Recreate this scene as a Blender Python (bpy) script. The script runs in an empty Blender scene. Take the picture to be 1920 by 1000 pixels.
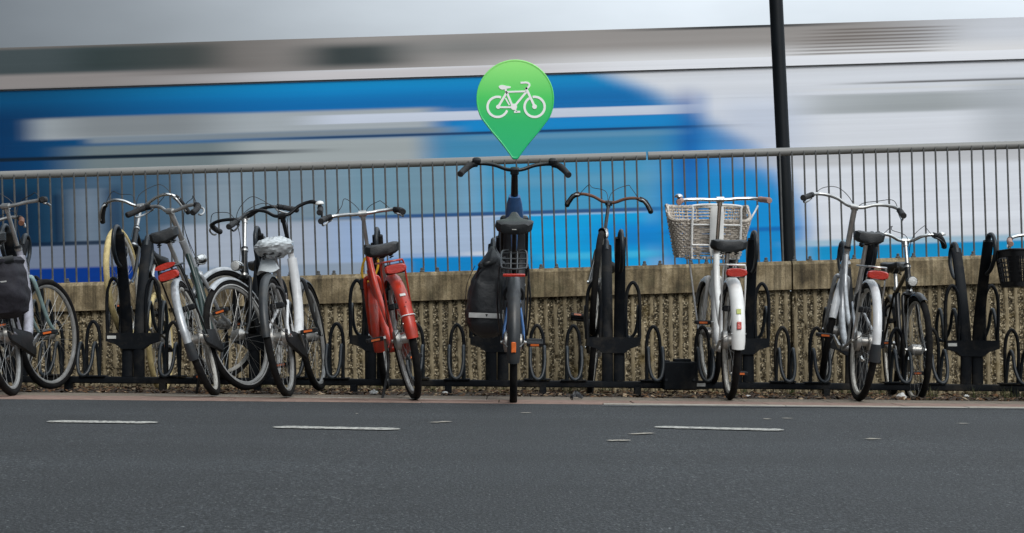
import bpy, math, random
import numpy as np
from mathutils import Matrix
random.seed(7); rng = np.random.default_rng(7)
sc = bpy.context.scene
COL = sc.collection
R_ = math.radians

# ------------------------------------------------------------------ camera
FPX, CAMZ, HORV = 3000.0, 0.40, 620.0      # focal length in photo pixels, eye height, horizon row
cam = bpy.data.cameras.new('camera'); camo = bpy.data.objects.new('camera', cam); COL.objects.link(camo)
cam.sensor_width = 36; cam.lens = 36*FPX/1920; cam.clip_end = 2000; cam.clip_start = .05
cam.shift_y = (HORV-500)/1920
camo.location = (0, 0, CAMZ); camo.rotation_euler = (R_(90), 0, 0)
sc.camera = camo
# ------------------------------------------------------------------ sky, sun, exposure
SUN_EL, SUN_AZ = 40, 158                      # azimuth clockwise from +Y: from behind the camera, to the right
w = bpy.data.worlds.new('World'); sc.world = w; w.use_nodes = True
nt = w.node_tree; nt.nodes.clear(); L = nt.links.new; N = nt.nodes.new
out = N('ShaderNodeOutputWorld'); bg = N('ShaderNodeBackground'); bg.inputs[1].default_value = .1
sky = N('ShaderNodeTexSky'); sky.sky_type = 'NISHITA'; sky.sun_disc = False
sky.sun_elevation = R_(SUN_EL); sky.sun_rotation = R_(SUN_AZ)
tc = N('ShaderNodeTexCoord'); sep = N('ShaderNodeSeparateXYZ'); L(tc.outputs['Generated'], sep.inputs[0])
# overcast cloud deck: brighter towards the zenith, soft mottling
mr = N('ShaderNodeMapRange'); mr.inputs[1].default_value = 0; mr.inputs[2].default_value = 1
mr.inputs[3].default_value = 6.6; mr.inputs[4].default_value = 22; L(sep.outputs[2], mr.inputs[0])
mp = N('ShaderNodeMapping'); mp.inputs['Scale'].default_value = (1, 1, 3.2); L(tc.outputs['Generated'], mp.inputs[0])
no = N('ShaderNodeTexNoise'); no.inputs['Scale'].default_value = 5; no.inputs['Detail'].default_value = 5; L(mp.outputs[0], no.inputs[0])
no2 = N('ShaderNodeTexNoise'); no2.inputs['Scale'].default_value = 1.3; no2.inputs['Detail'].default_value = 2; L(mp.outputs[0], no2.inputs[0])
m1 = N('ShaderNodeMapRange'); m1.inputs[1].default_value = .3; m1.inputs[2].default_value = .7; m1.inputs[3].default_value = .88; m1.inputs[4].default_value = 1.1; L(no.outputs[0], m1.inputs[0])
# a darkening is added to the sky colour towards the left, all the way round
m2 = N('ShaderNodeMapRange'); m2.interpolation_type = 'SMOOTHSTEP'; m2.inputs[1].default_value = -.44; m2.inputs[2].default_value = .16; m2.inputs[3].default_value = .10; m2.inputs[4].default_value = .86; L(sep.outputs[0], m2.inputs[0])
v1 = N('ShaderNodeMath'); v1.operation = 'MULTIPLY'; L(mr.outputs[0], v1.inputs[0]); L(m1.outputs[0], v1.inputs[1])
v2 = N('ShaderNodeMath'); v2.operation = 'MULTIPLY'; L(v1.outputs[0], v2.inputs[0]); L(m2.outputs[0], v2.inputs[1])
tint = N('ShaderNodeVectorMath'); tint.operation = 'SCALE'; tint.inputs[0].default_value = (.90, .985, 1.06); L(v2.outputs[0], tint.inputs['Scale'])
mx = N('ShaderNodeMixRGB'); mx.inputs[0].default_value = .93; L(sky.outputs[0], mx.inputs[1]); L(tint.outputs[0], mx.inputs[2])
L(mx.outputs[0], bg.inputs[0]); L(bg.outputs[0], out.inputs[0])
sun = bpy.data.lights.new('sun', 'SUN'); sun.energy = 1.5; sun.angle = R_(28); sun.color = (1, .96, .9)
so = bpy.data.objects.new('sun', sun); COL.objects.link(so)
so.rotation_euler = (R_(90-SUN_EL), 0, R_(180-SUN_AZ)); so.location = (6, -10, 20)
vs = sc.view_settings; vs.view_transform = 'Standard'; vs.look = 'None'; vs.gamma = 1; vs.use_curve_mapping = False; vs.exposure = .12

# ------------------------------------------------------------------ helpers
def tag(o, label=None, cat=None, group=None, kind=None):
    if label: o['label'] = label
    if cat: o['category'] = cat
    if group: o['group'] = group
    if kind: o['kind'] = kind
    return o
def empty(name, loc=(0, 0, 0), label=None, cat=None, group=None, matrix=None):
    o = bpy.data.objects.new(name, None); COL.objects.link(o); o.empty_display_size = .1
    o.location = loc
    if matrix is not None: o.matrix_world = matrix
    return tag(o, label, cat, group)
def gz(x): return -.009*x                       # the street falls gently to the right
def gy(y): return -.028*max(0, y-9.6)            # the earth behind the paving falls towards the wall
def X(u, Y): return (u-960)/FPX*Y
def Z(v, Y): return CAMZ+(HORV-v)/FPX*Y
def upx(u, v, Y): return (X(u, Y), Y, Z(v, Y))

class MB:
    def __init__(s, xf=None): s.v = []; s.f = []; s.n = 0; s.xf = xf
    def add(s, V, F):
        V = np.asarray(V, float).reshape(-1, 3)
        s.v.append(V); s.f += [tuple(i+s.n for i in f) for f in F]; s.n += len(V); return s
    def sweep(s, path, prof, side=None, closed=False, pclosed=True, caps=True, scl=None):
        P = np.asarray(path, float); n = len(P); prof = np.asarray(prof, float); k = len(prof)
        if closed: T = np.roll(P, -1, 0)-np.roll(P, 1, 0)
        else: T = np.gradient(P, axis=0)
        T /= np.linalg.norm(T, axis=1)[:, None]+1e-12
        rows = []
        a = None
        for i in range(n):
            t = T[i]
            if side is not None:
                a = np.asarray(side, float); a = a-t*(a@t); a /= np.linalg.norm(a)+1e-12
            else:
                if a is None:
                    a = np.array([0, 0, 1.]) if abs(t[2]) < .9 else np.array([1., 0, 0])
                a = a-t*(a@t); a /= np.linalg.norm(a)+1e-12
            b = np.cross(t, a); q = 1 if scl is None else scl[i]
            rows.append(P[i]+q*(prof[:, :1]*a+prof[:, 1:]*b))
        V = np.concatenate(rows); F = []
        for i in range(n if closed else n-1):
            j = (i+1) % n
            for m in range(k if pclosed else k-1):
                m2 = (m+1) % k
                F.append((i*k+m, i*k+m2, j*k+m2, j*k+m))
        if caps and not closed and pclosed:
            F.append(tuple(range(k))[::-1]); F.append(tuple((n-1)*k+m for m in range(k)))
        return s.add(V, F)
    def tube(s, path, r, seg=8, closed=False, scl=None):
        an = np.arange(seg)*2*math.pi/seg
        return s.sweep(path, np.stack([np.cos(an), np.sin(an)], 1)*r, closed=closed, scl=scl)
    def bar(s, a, b, r, r2=None, seg=8):
        return s.tube([a, b], r, seg, scl=None if r2 is None else [1, r2/r])
    def box(s, c, d, rot=None):
        c = np.array(c, float); h = np.array(d, float)/2
        V = np.array([[x, y, z] for x in(-1, 1) for y in(-1, 1) for z in(-1, 1)])*h
        if rot is not None: V = V@np.asarray(rot).T
        return s.add(V+c, [(0, 1, 3, 2), (4, 6, 7, 5), (0, 4, 5, 1), (2, 3, 7, 6), (0, 2, 6, 4), (1, 5, 7, 3)])
    def bbox(s, c, d, bev=.005):
        # box with chamfered vertical and horizontal edges
        c = np.array(c, float); hx, hy, hz = np.array(d)/2; b = min(bev, hx*.9, hy*.9, hz*.9)
        rings = []
        for z, q in((-hz, b), (-hz+b, 0), (hz-b, 0), (hz, b)):
            x, y = hx-q, hy-q
            rings.append([(x-b, -y, z), (x, -y+b, z), (x, y-b, z), (x-b, y, z), (-x+b, y, z), (-x, y-b, z), (-x, -y+b, z), (-x+b, -y, z)])
        V = np.array(rings).reshape(-1, 3)+c; F = [tuple(range(8))[::-1], tuple(range(24, 32))]
        for i in range(3):
            for m in range(8): F.append((i*8+m, i*8+(m+1) % 8, (i+1)*8+(m+1) % 8, (i+1)*8+m))
        return s.add(V, F)
    def lathe(s, prof, c=(0, 0, 0), axis='y', seg=16):
        # prof: (radius, position along axis)
        prof = np.array(prof, float); an = np.arange(seg)*2*math.pi/seg; V = []
        for r, h in prof:
            for q in an:
                x, y = r*math.cos(q), r*math.sin(q)
                V.append((x, h, y) if axis == 'y' else (x, y, h) if axis == 'z' else (h, x, y))
        k = seg; F = []
        for i in range(len(prof)-1):
            for m in range(k): F.append((i*k+m, i*k+(m+1) % k, (i+1)*k+(m+1) % k, (i+1)*k+m))
        F.append(tuple(range(k))[::-1]); F.append(tuple((len(prof)-1)*k+m for m in range(k)))
        return s.add(np.array(V)+np.array(c, float), F)
    def loft(s, secs, caps=True, closed_sec=True):
        k = len(secs[0]); V = np.concatenate([np.asarray(q, float) for q in secs]); F = []
        for i in range(len(secs)-1):
            for m in range(k if closed_sec else k-1): F.append((i*k+m, i*k+(m+1) % k, (i+1)*k+(m+1) % k, (i+1)*k+m))
        if caps and closed_sec: F.append(tuple(range(k))[::-1]); F.append(tuple((len(secs)-1)*k+m for m in range(k)))
        return s.add(V, F)
    def mesh(s, name, smooth=True):
        V = np.concatenate(s.v)
        if s.xf is not None: V = s.xf(V)
        me = bpy.data.meshes.new(name); me.from_pydata(V.tolist(), [], s.f); me.validate()
        if smooth: 
            me.polygons.foreach_set('use_smooth', [True]*len(me.polygons))
            try: me.set_sharp_from_angle(angle=R_(38))
            except Exception: pass
        return me
    def obj(s, name, mat, parent=None, smooth=True, **kw):
        me = s.mesh(name, smooth); me.materials.append(mat)
        o = bpy.data.objects.new(name, me); COL.objects.link(o)
        if parent is not None: o.parent = parent
        return tag(o, **kw)
def crm(pts, k=6, closed=False):
    P = np.asarray(pts, float); n = len(P); o = []
    for i in range(n if closed else n-1):
        if closed: p0, p1, p2, p3 = P[(i-1) % n], P[i], P[(i+1) % n], P[(i+2) % n]
        else: p0, p1, p2, p3 = P[max(i-1, 0)], P[i], P[i+1], P[min(i+2, n-1)]
        for j in range(k):
            t = j/k
            o.append(.5*((2*p1)+(p2-p0)*t+(2*p0-5*p1+4*p2-p3)*t*t+(3*p1-p0-3*p2+p3)*t**3))
    if not closed: o.append(P[-1])
    return np.array(o)
def circ(r, n=48, c=(0, 0, 0)):
    a = np.arange(n)*2*math.pi/n
    return np.stack([c[0]+r*np.cos(a), np.full(n, c[1]), c[2]+r*np.sin(a)], 1)
def grid_obj(name, V, nx, ny, mat, parent=None, smooth=True, **kw):
    V = np.asarray(V, np.float32).reshape(-1, 3)
    i = np.arange(nx-1)[None, :]+np.arange(ny-1)[:, None]*nx
    F = np.stack([i, i+1, i+nx+1, i+nx], -1).reshape(-1, 4)
    me = bpy.data.meshes.new(name); me.vertices.add(len(V)); me.vertices.foreach_set('co', V.ravel())
    me.loops.add(F.size); me.loops.foreach_set('vertex_index', F.ravel().astype(np.int32))
    me.polygons.add(len(F)); me.polygons.foreach_set('loop_start', np.arange(len(F), dtype=np.int32)*4)
    me.polygons.foreach_set('loop_total', np.full(len(F), 4, np.int32))
    me.update(calc_edges=True); me.polygons.foreach_set('use_smooth', [smooth]*len(F)); me.materials.append(mat)
    o = bpy.data.objects.new(name, me); COL.objects.link(o)
    if parent is not None: o.parent = parent
    return tag(o, **kw)
def vnoise(x, y, seed=0):
    r = np.random.default_rng(seed); T = r.random((256, 256))
    xi = np.floor(x).astype(int); yi = np.floor(y).astype(int); fx = x-xi; fy = y-yi
    fx = fx*fx*(3-2*fx); fy = fy*fy*(3-2*fy); g = lambda a, b: T[a % 256, b % 256]
    return (g(xi, yi)*(1-fx)+g(xi+1, yi)*fx)*(1-fy)+(g(xi, yi+1)*(1-fx)+g(xi+1, yi+1)*fx)*fy

# ------------------------------------------------------------------ materials
def lin(c): return tuple((q/255/12.92 if q/255 <= .04045 else ((q/255+.055)/1.055)**2.4) for q in c)
def mat(name, col, rough=.5, metal=0, noise=.12, nscale=25, bump=0, bscale=60, spec=.5, coat=0, col2=None, dirt=0):
    m = bpy.data.materials.new(name); m.use_nodes = True; t = m.node_tree; b = t.nodes['Principled BSDF']; L = t.links.new
    b.inputs['Roughness'].default_value = rough; b.inputs['Metallic'].default_value = metal
    b.inputs['Specular IOR Level'].default_value = spec; b.inputs['Coat Weight'].default_value = coat
    tc = t.nodes.new('ShaderNodeTexCoord')
    n = t.nodes.new('ShaderNodeTexNoise'); n.inputs['Scale'].default_value = nscale; n.inputs['Detail'].default_value = 6; L(tc.outputs['Object'], n.inputs[0])
    r = t.nodes.new('ShaderNodeValToRGB'); L(n.outputs[0], r.inputs[0])
    c2 = col2 or tuple(q*(1-noise*2) for q in col)
    r.color_ramp.elements[0].position = .35; r.color_ramp.elements[0].color = (*c2, 1)
    r.color_ramp.elements[1].position = .65; r.color_ramp.elements[1].color = (*col, 1)
    last = r.outputs[0]
    if dirt:
        n3 = t.nodes.new('ShaderNodeTexNoise'); n3.inputs['Scale'].default_value = 6; n3.inputs['Detail'].default_value = 8; n3.inputs['Roughness'].default_value = .7; L(tc.outputs['Object'], n3.inputs[0])
        mr = t.nodes.new('ShaderNodeMapRange'); mr.inputs[1].default_value = .5; mr.inputs[2].default_value = .75; mr.inputs[4].default_value = dirt; L(n3.outputs[0], mr.inputs[0])
        mx = t.nodes.new('ShaderNodeMixRGB'); mx.inputs[2].default_value = (.09, .075, .055, 1); L(mr.outputs[0], mx.inputs[0]); L(last, mx.inputs[1]); last = mx.outputs[0]
    L(last, b.inputs['Base Color'])
    mr = t.nodes.new('ShaderNodeMapRange'); mr.inputs[3].default_value = max(rough-.1, .03); mr.inputs[4].default_value = min(rough+.12, 1); L(n.outputs[0], mr.inputs[0]); L(mr.outputs[0], b.inputs['Roughness'])
    if bump:
        n2 = t.nodes.new('ShaderNodeTexNoise'); n2.inputs['Scale'].default_value = bscale; n2.inputs['Detail'].default_value = 5; L(tc.outputs['Object'], n2.inputs[0])
        bp = t.nodes.new('ShaderNodeBump'); bp.inputs['Strength'].default_value = bump; bp.inputs['Distance'].default_value = .01; L(n2.outputs[0], bp.inputs['Height']); L(bp.outputs[0], b.inputs['Normal'])
    return m
def paint(n, c, **k): return mat(n, c, rough=k.pop('rough', .32), coat=k.pop('coat', .12), dirt=k.pop('dirt', .5), **k)
M = dict(
 rubber=mat('tyre_rubber', (.007, .007, .008), .9, bump=.2, bscale=150, col2=(.014, .013, .012), spec=.15),
 tan=mat('tan_rubber', (.62, .50, .24), .75, bump=.4, bscale=140, col2=(.42, .33, .15)),
 spoke=mat('spoke_steel', (.38, .38, .37), .35, .8),
 alu=mat('brushed_aluminium', (.55, .55, .54), .32, .85, dirt=.4),
 chrome=mat('chrome', (.72, .72, .70), .16, 1, dirt=.25),
 rim=mat('rim_aluminium', (.36, .36, .35), .42, .3, dirt=.5),
 rimw=mat('pale_rim', (.55, .53, .48), .42, .15, dirt=.5),
 hub=mat('hub_alloy', (.42, .41, .39), .4, .8, dirt=.6),
 black=paint('black_paint', (.006, .007, .008), dirt=.12, spec=.35),
 blackp=mat('black_plastic', (.008, .009, .011), .5, spec=.3, bump=.15, bscale=200),
 sadm=mat('saddle_vinyl', (.014, .016, .018), .42, bump=.35, bscale=220),
 grip=mat('grip_rubber', (.012, .012, .013), .7, bump=.5, bscale=250),
 brown=mat('brown_grip', (.16, .065, .035), .6, bump=.4, bscale=120),
 pinkg=mat('dusty_grip', (.40, .24, .19), .65, bump=.3, bscale=120),
 red=paint('red_paint', (.50, .032, .012), dirt=.65),
 reddark=mat('red_reflector', (.50, .03, .015), .18, coat=.6, bump=.3, bscale=120),
 orange=mat('orange_reflector', (.75, .16, .03), .25, coat=.5),
 white=paint('white_paint', (.80, .80, .78), dirt=.18, noise=.03),
 offw=paint('worn_white_paint', (.70, .71, .72), dirt=.3, noise=.05),
 silver=paint('silver_paint', (.48, .50, .52), metal=.35),
 mint=paint('grey_green_paint', (.22, .32, .32)),
 lav=paint('pale_grey_lilac_paint', (.36, .36, .42)),
 blue=paint('blue_paint', (.05, .14, .34), dirt=.1, metal=.25),
 green=paint('bottle_green_paint', (.012, .035, .03), dirt=.3),
 fend=mat('grey_fender', (.028, .032, .036), .4, dirt=.5),
 rackm=mat('powder_coated_black', (.004, .006, .009), .58, spec=.16, noise=.15, bump=.12, bscale=120, dirt=.35),
 rackw=mat('worn_black_steel', (.016, .023, .03), .4, spec=.4, noise=.2, bump=.12, bscale=120, dirt=.25),
 cable=mat('cable_black', (.02, .02, .02), .5),
 cablew=mat('pale_cable', (.55, .55, .52), .5),
 canvas=mat('pannier_tarpaulin', (.014, .016, .019), .48, bump=.6, bscale=18, spec=.5),
 canvas2=mat('dark_canvas', (.012, .011, .018), .8, bump=.8, bscale=25),
 reflect=mat('reflective_strip', (.45, .45, .44), .4),
 wick=mat('greyed_wicker', (.66, .59, .51), .75, noise=.25, nscale=60, bump=.4, bscale=150),
 yellow=mat('yellow_cable', (.75, .45, .03), .4),
 lens=mat('lamp_lens', (.62, .62, .6), .12, coat=1, bump=.6, bscale=120),
 sticker=mat('white_sticker', (.65, .65, .62), .5),
 conc=None)
def bagmat():
    m = mat('translucent_plastic_bag', (.54, .58, .60), .25, bump=.5, bscale=16, noise=.05, spec=.4)
    b = m.node_tree.nodes['Principled BSDF']; b.inputs['Transmission Weight'].default_value = .05; return m
M['bag'] = bagmat()

def nodes(name, rough=.8):
    m = bpy.data.materials.new(name); m.use_nodes = True; t = m.node_tree; b = t.nodes['Principled BSDF']; b.inputs['Roughness'].default_value = rough
    return m, t, b
def nz(t, scale, detail=5, vec=None, rough=.55, sc3=None):
    tc = t.nodes.new('ShaderNodeTexCoord'); n = t.nodes.new('ShaderNodeTexNoise'); n.inputs['Scale'].default_value = scale; n.inputs['Detail'].default_value = detail; n.inputs['Roughness'].default_value = rough
    if sc3:
        mp = t.nodes.new('ShaderNodeMapping'); mp.inputs['Scale'].default_value = sc3; t.links.new(tc.outputs['Object'], mp.inputs[0]); t.links.new(mp.outputs[0], n.inputs[0])
    else: t.links.new(tc.outputs['Object'], n.inputs[0])
    return n.outputs[0]
def ramp(t, src, *st):
    r = t.nodes.new('ShaderNodeValToRGB'); e = r.color_ramp.elements
    while len(e) < len(st): e.new(.5)
    for q, (p, c) in zip(e, st): q.position = p; q.color = (*c, 1) if len(c) == 3 else c
    t.links.new(src, r.inputs[0]); return r.outputs[0]
def mix(t, f, a, b, mode='MIX'):
    m = t.nodes.new('ShaderNodeMixRGB'); m.blend_type = mode
    for i, q in ((0, f), (1, a), (2, b)):
        if hasattr(q, 'is_output'): t.links.new(q, m.inputs[i])
        else: m.inputs[i].default_value = q if i == 0 else (*q, 1)
    return m.outputs[0]
def bump(t, b, src, st, dist=.01):
    bp = t.nodes.new('ShaderNodeBump'); bp.inputs['Strength'].default_value = st; bp.inputs['Distance'].default_value = dist
    t.links.new(src, bp.inputs['Height']); t.links.new(bp.outputs[0], b.inputs['Normal'])
g3 = lambda v: (v, v, v)

# asphalt
m, t, b = nodes('asphalt', .78); M['asph'] = m
fine = nz(t, 105, 3, rough=.7, sc3=(1.3, .6, 1)); mid = nz(t, 22, 4, sc3=(1, .45, 1)); big = nz(t, .9, 4, sc3=(.5, 1.6, 1))
c = ramp(t, fine, (.36, (.004, .005, .006)), (.5, (.018, .0215, .024)), (.65, (.066, .074, .080)))
c = mix(t, .55, c, ramp(t, mid, (.3, g3(.55)), (.7, g3(1.0))), 'MULTIPLY')
c = mix(t, .8, c, ramp(t, big, (.3, g3(.72)), (.7, g3(1.12))), 'MULTIPLY')
sp = ramp(t, nz(t, 120, 1, rough=.3), (.70, g3(0)), (.76, g3(1)))
c = mix(t, sp, c, (.20, .21, .21))
trk = ramp(t, nz(t, .55, 2, sc3=(.06, 1.5, 1)), (.36, g3(.78)), (.64, g3(1.12))); c = mix(t, .9, c, trk, 'MULTIPLY')
stn = ramp(t, nz(t, 1.9, 5, rough=.65), (.60, g3(1)), (.72, g3(.62))); c = mix(t, .7, c, stn, 'MULTIPLY')
vc = t.nodes.new('ShaderNodeTexVoronoi'); vc.feature = 'DISTANCE_TO_EDGE'; vc.inputs['Scale'].default_value = .45
wm_ = t.nodes.new('ShaderNodeVectorMath'); wm_.operation = 'ADD'; tcw = t.nodes.new('ShaderNodeTexCoord'); nw = t.nodes.new('ShaderNodeTexNoise'); nw.inputs['Scale'].default_value = 1.6; nw.inputs['Detail'].default_value = 6
t.links.new(tcw.outputs['Object'], nw.inputs[0]); t.links.new(tcw.outputs['Object'], wm_.inputs[0]); t.links.new(nw.outputs['Color'], wm_.inputs[1]); t.links.new(wm_.outputs[0], vc.inputs[0])
c = mix(t, .45, c, ramp(t, vc.outputs['Distance'], (.0, g3(.35)), (.006, g3(1))), 'MULTIPLY')
t.links.new(c, b.inputs['Base Color']); bump(t, b, fine, .6, .012)
# road paint, worn
m, t, b = nodes('road_paint', .6); M['rpaint'] = m
c = ramp(t, nz(t, 60, 5, rough=.7), (.40, (.08, .08, .075)), (.55, (.50, .49, .44))); t.links.new(c, b.inputs['Base Color'])
m, t, b = nodes('faded_road_paint', .7); M['rfade'] = m
c = ramp(t, nz(t, 45, 6, rough=.75, sc3=(.4, 1, 1)), (.42, (.05, .055, .06)), (.62, (.24, .235, .22))); t.links.new(c, b.inputs['Base Color'])
# paving
def paving(name, c1, c2, sp=(.1, .08, .06)):
    m, t, b = nodes(name, .85)
    c = ramp(t, nz(t, 14, 6), (.3, c1), (.7, c2)); c = mix(t, ramp(t, nz(t, 70, 3), (.60, g3(0)), (.68, g3(.7))), c, sp)
    c = mix(t, .6, c, ramp(t, nz(t, 1.7, 3), (.3, g3(.7)), (.7, g3(1.1))), 'MULTIPLY')
    t.links.new(c, b.inputs['Base Color']); bump(t, b, nz(t, 90, 4), .4); return m
M['pave'] = paving('dusty_paving', (.13, .105, .078), (.22, .18, .135))
M['pink'] = paving('red_paving', (.19, .12, .095), (.29, .195, .152), (.2, .12, .09))
M['kerb'] = paving('pale_concrete', (.26, .24, .20), (.42, .39, .33), (.25, .22, .18))
M['dirt'] = paving('soil', (.025, .02, .014), (.06, .045, .03))
# concrete
m, t, b = nodes('weathered_concrete', .9); M['cap'] = m
c = ramp(t, nz(t, 7, 7, rough=.65, sc3=(1, 1, .7)), (.30, (.085, .064, .036)), (.5, (.24, .185, .105)), (.70, (.47, .38, .24)))
c = mix(t, .75, c, ramp(t, nz(t, 16, 4, sc3=(2.2, 1, .09)), (.38, g3(.42)), (.58, g3(1.1))), 'MULTIPLY')
c = mix(t, .8, c, ramp(t, nz(t, 60, 5, rough=.75), (.35, g3(.6)), (.65, g3(1.15))), 'MULTIPLY')
c = mix(t, ramp(t, nz(t, 3.5, 5), (.56, g3(0)), (.7, g3(.5))), c, (.06, .065, .03))
t.links.new(c, b.inputs['Base Color']); bump(t, b, nz(t, 80, 5, rough=.7), .5)
m, t, b = nodes('exposed_aggregate', .92); M['agg'] = m
tcn = t.nodes.new('ShaderNodeTexCoord'); vo = t.nodes.new('ShaderNodeTexVoronoi'); vo.inputs['Scale'].default_value = 85; t.links.new(tcn.outputs['Object'], vo.inputs[0])
sx = t.nodes.new('ShaderNodeSeparateXYZ'); t.links.new(vo.outputs['Color'], sx.inputs[0])
stone = ramp(t, sx.outputs[0], (.0, (.03, .022, .011)), (.3, (.12, .092, .048)), (.6, (.30, .235, .135)), (.85, (.66, .56, .38)))
joint = ramp(t, vo.outputs['Distance'], (.25, g3(1)), (.6, g3(.35)))
stone = mix(t, 1., stone, joint, 'MULTIPLY')
rib = t.nodes.new('ShaderNodeAttribute'); rib.attribute_name = 'rib'; rib.attribute_type = 'GEOMETRY'
smooth = ramp(t, nz(t, 30, 6, rough=.7, sc3=(1, 1, .25)), (.3, (.14, .108, .06)), (.7, (.41, .335, .21)))
c = mix(t, rib.outputs['Fac'], stone, smooth)
c = mix(t, .8, c, ramp(t, nz(t, 2.2, 5, sc3=(1, 1, .6)), (.3, g3(.55)), (.7, g3(1.15))), 'MULTIPLY')
c = mix(t, ramp(t, nz(t, 3.2, 7, rough=.7), (.56, g3(0)), (.70, g3(.65))), c, (.16, .11, .03))
t.links.new(c, b.inputs['Base Color']); bump(t, b, nz(t, 140, 4, rough=.7), .35)
# galvanised steel
M['galv'] = mat('galvanised_steel', (.25, .25, .24), .5, .1, nscale=3, noise=.08, dirt=.15)
M['galvb'] = mat('weathered_steel_bar', (.105, .108, .108), .5, .2, nscale=14, noise=.2, dirt=.3)
M['pole'] = mat('black_pole_paint', (.005, .008, .011), .5, spec=.25, nscale=8, bump=.1)
M['ballast'] = paving('track_ballast', (.05, .045, .04), (.14, .12, .10))

YW0 = 12.3
# ------------------------------------------------------------------ ground and road
def sheet(name, x0, x1, y0, y1, dz, m, nx=2, ny=2, **kw):
    xs = np.linspace(x0, x1, nx); ys = np.linspace(y0, y1, ny); xx, yy = np.meshgrid(xs, ys)
    return grid_obj(name, np.stack([xx, yy, gz(xx)+dz], -1), nx, ny, m, smooth=False, kind='structure', **kw)
sheet('ground', -400, 400, -60, 900, -.12, M['dirt'])
sheet('road', -60, 60, -40, 8.76, 0, M['asph'])
grid_obj('soil_strip', [(x, y, gz(x)-.004+gy(y)) for y in (9.6, YW0+.1) for x in (-14, 14)], 2, 2, M['dirt'], smooth=False, kind='structure')
pv = MB(); pv.box((0, 9.1, -.035), (28, .9, .03)); 
pave = tag(MB().add([(x, y, gz(x)-.012) for x in(-14, 14) for y in(8.77, 9.72)], [(0, 2, 3, 1)]).obj('pavement', M['dirt']), kind='structure')
def slabs(y0, y1, step, m, nm, off=0, dz=0, g=.006):
    x = -9.0+off; me = None
    while x < 9:
        if me is None:
            me = MB().bbox((0, 0, -.008), (step-g, y1-y0-g, .02), .003).mesh(nm, False); me.materials.append(m)
        o = bpy.data.objects.new(nm, me); COL.objects.link(o); o.parent = pave
        o.location = (x, (y0+y1)/2, gz(x)+dz+rng.uniform(-.0012, .0012)); o.rotation_euler = (0, .009, 0); x += step
slabs(9.22, 9.66, .5, M['pave'], 'paving_slab', .1, -.001)
slabs(8.86, 9.22, .75, M['pink'], 'red_paving_slab', .3)
slabs(8.75, 8.86, 1.0, M['pink'], 'kerb_stone', .0)
for o in [o for o in COL.objects if o.name.startswith('kerb_stone')]:
    if o.location.x > .4:
        if 'kerb_pale' not in bpy.data.meshes: me_k = o.data.copy(); me_k.name = 'kerb_pale'; me_k.materials[0] = M['kerb']
        o.data = bpy.data.meshes['kerb_pale']
def gpt(u, v):
    # point of the street seen at photo pixel (u, v)
    Y = FPX*CAMZ/(v-HORV-.009*(u-960)); return np.array([X(u, Y), Y])
def stripe(pts, wd, name, m, lab, cat, group=None, dz=.004, jag=.010):
    P = crm(pts, 8) if len(pts) > 2 else np.linspace(pts[0], pts[1], 24)
    T = np.gradient(P, axis=0); T /= np.linalg.norm(T, axis=1)[:, None]; Nn = np.stack([-T[:, 1], T[:, 0]], 1)
    V = []; n = len(P)
    for q in(-1, 1):
        j = rng.uniform(-jag, jag, n)
        for i in range(n):
            tp = min(1, .35+min(i, n-1-i)*.4); p = P[i]+Nn[i]*(q*wd/2*tp+j[i]); V.append((p[0], p[1], gz(p[0])+dz))
    return MB().add(V, [(i, i+1, n+i+1, n+i) for i in range(n-1)]).obj(name, m, None, False, kind='structure')
for (a, b_, lab) in (((90, 791.5), (295, 794), 'l'), ((514, 802), (750, 806.5), 'm'), ((1228, 802), (1470, 808), 'r')):
    stripe([gpt(*a), gpt(*b_)], .135, 'lane_dash', M['rpaint'], '', '')
stripe([np.array([X(270, 9.19), 9.19]), np.array([X(620, 9.1), 9.06]), np.array([X(930, 8.9), 8.93])], .035, 'edge_line', M['rpaint'], '', '', dz=.012)
stripe([np.array([X(1130, 8.5), 8.52]), np.array([X(1450, 8.6), 8.62]), np.array([3.2, 8.66])], .055, 'edge_line', M['rfade'], '', '')
for a, b_ in (((812, 794), (842, 791.5)), ((1140, 828), (1180, 827)), ((1185, 816), (1223, 813.5)), ((1432, 787), (1445, 787)), ((1470, 786), (1482, 785.5)), ((1625, 825), (1645, 824)), ((1800, 795), (1812, 796)), ((667, 777), (671, 777)), ((985, 775), (988, 776))):
    stripe([gpt(*a), gpt(*b_)], .045, 'paint_scrap', M['kerb'], '', '', jag=.012)

# ------------------------------------------------------------------ retaining wall
SL = .03
def up(V): V = np.array(V, float); V[:, 2] += SL*V[:, 0]; V[:, 0] -= SL*(V[:, 2]-1.0)*1.05; return V   # the viaduct climbs to the right and its parts stand square to it
def upk(k):
    def f(V): V = np.array(V, float); V[:, 2] += SL*V[:, 0]; V[:, 0] -= k*(V[:, 2]-.8); return V
    return f
YW = 12.3
wall = empty('retaining_wall', (0, YW, 0), 'weathered concrete retaining wall with ribbed exposed-aggregate face and plain capping beam', 'wall')
jx = [-7.6, -4.95, -2.42, -.02, X(1484, YW), 4.6, 7.6]
CT, CB = .871, .650
for i in range(len(jx)-1):
    a, b_ = jx[i]+.006, jx[i+1]-.006
    s = MB(upk(.014)); secs = []
    for x in np.linspace(a, b_, 12):
        q = .004*math.sin(x*7)+.003*math.sin(x*23)
        secs.append([(x, YW-.035+q, CB), (x, YW-.04+q, CT-.03), (x, YW-.018, CT-.004), (x, YW+.02, CT), (x, YW+.36, CT-.002), (x, YW+.36, CB)])
    s.loft(secs).obj('capping_beam', M['cap'], None, False); o = bpy.context.scene.objects[-1] if False else None
for o in [o for o in COL.objects if o.name.startswith('capping_beam')]:
    for vv in o.data.vertices: vv.co.y -= YW
    o.parent = wall
PER = .0738
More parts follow.
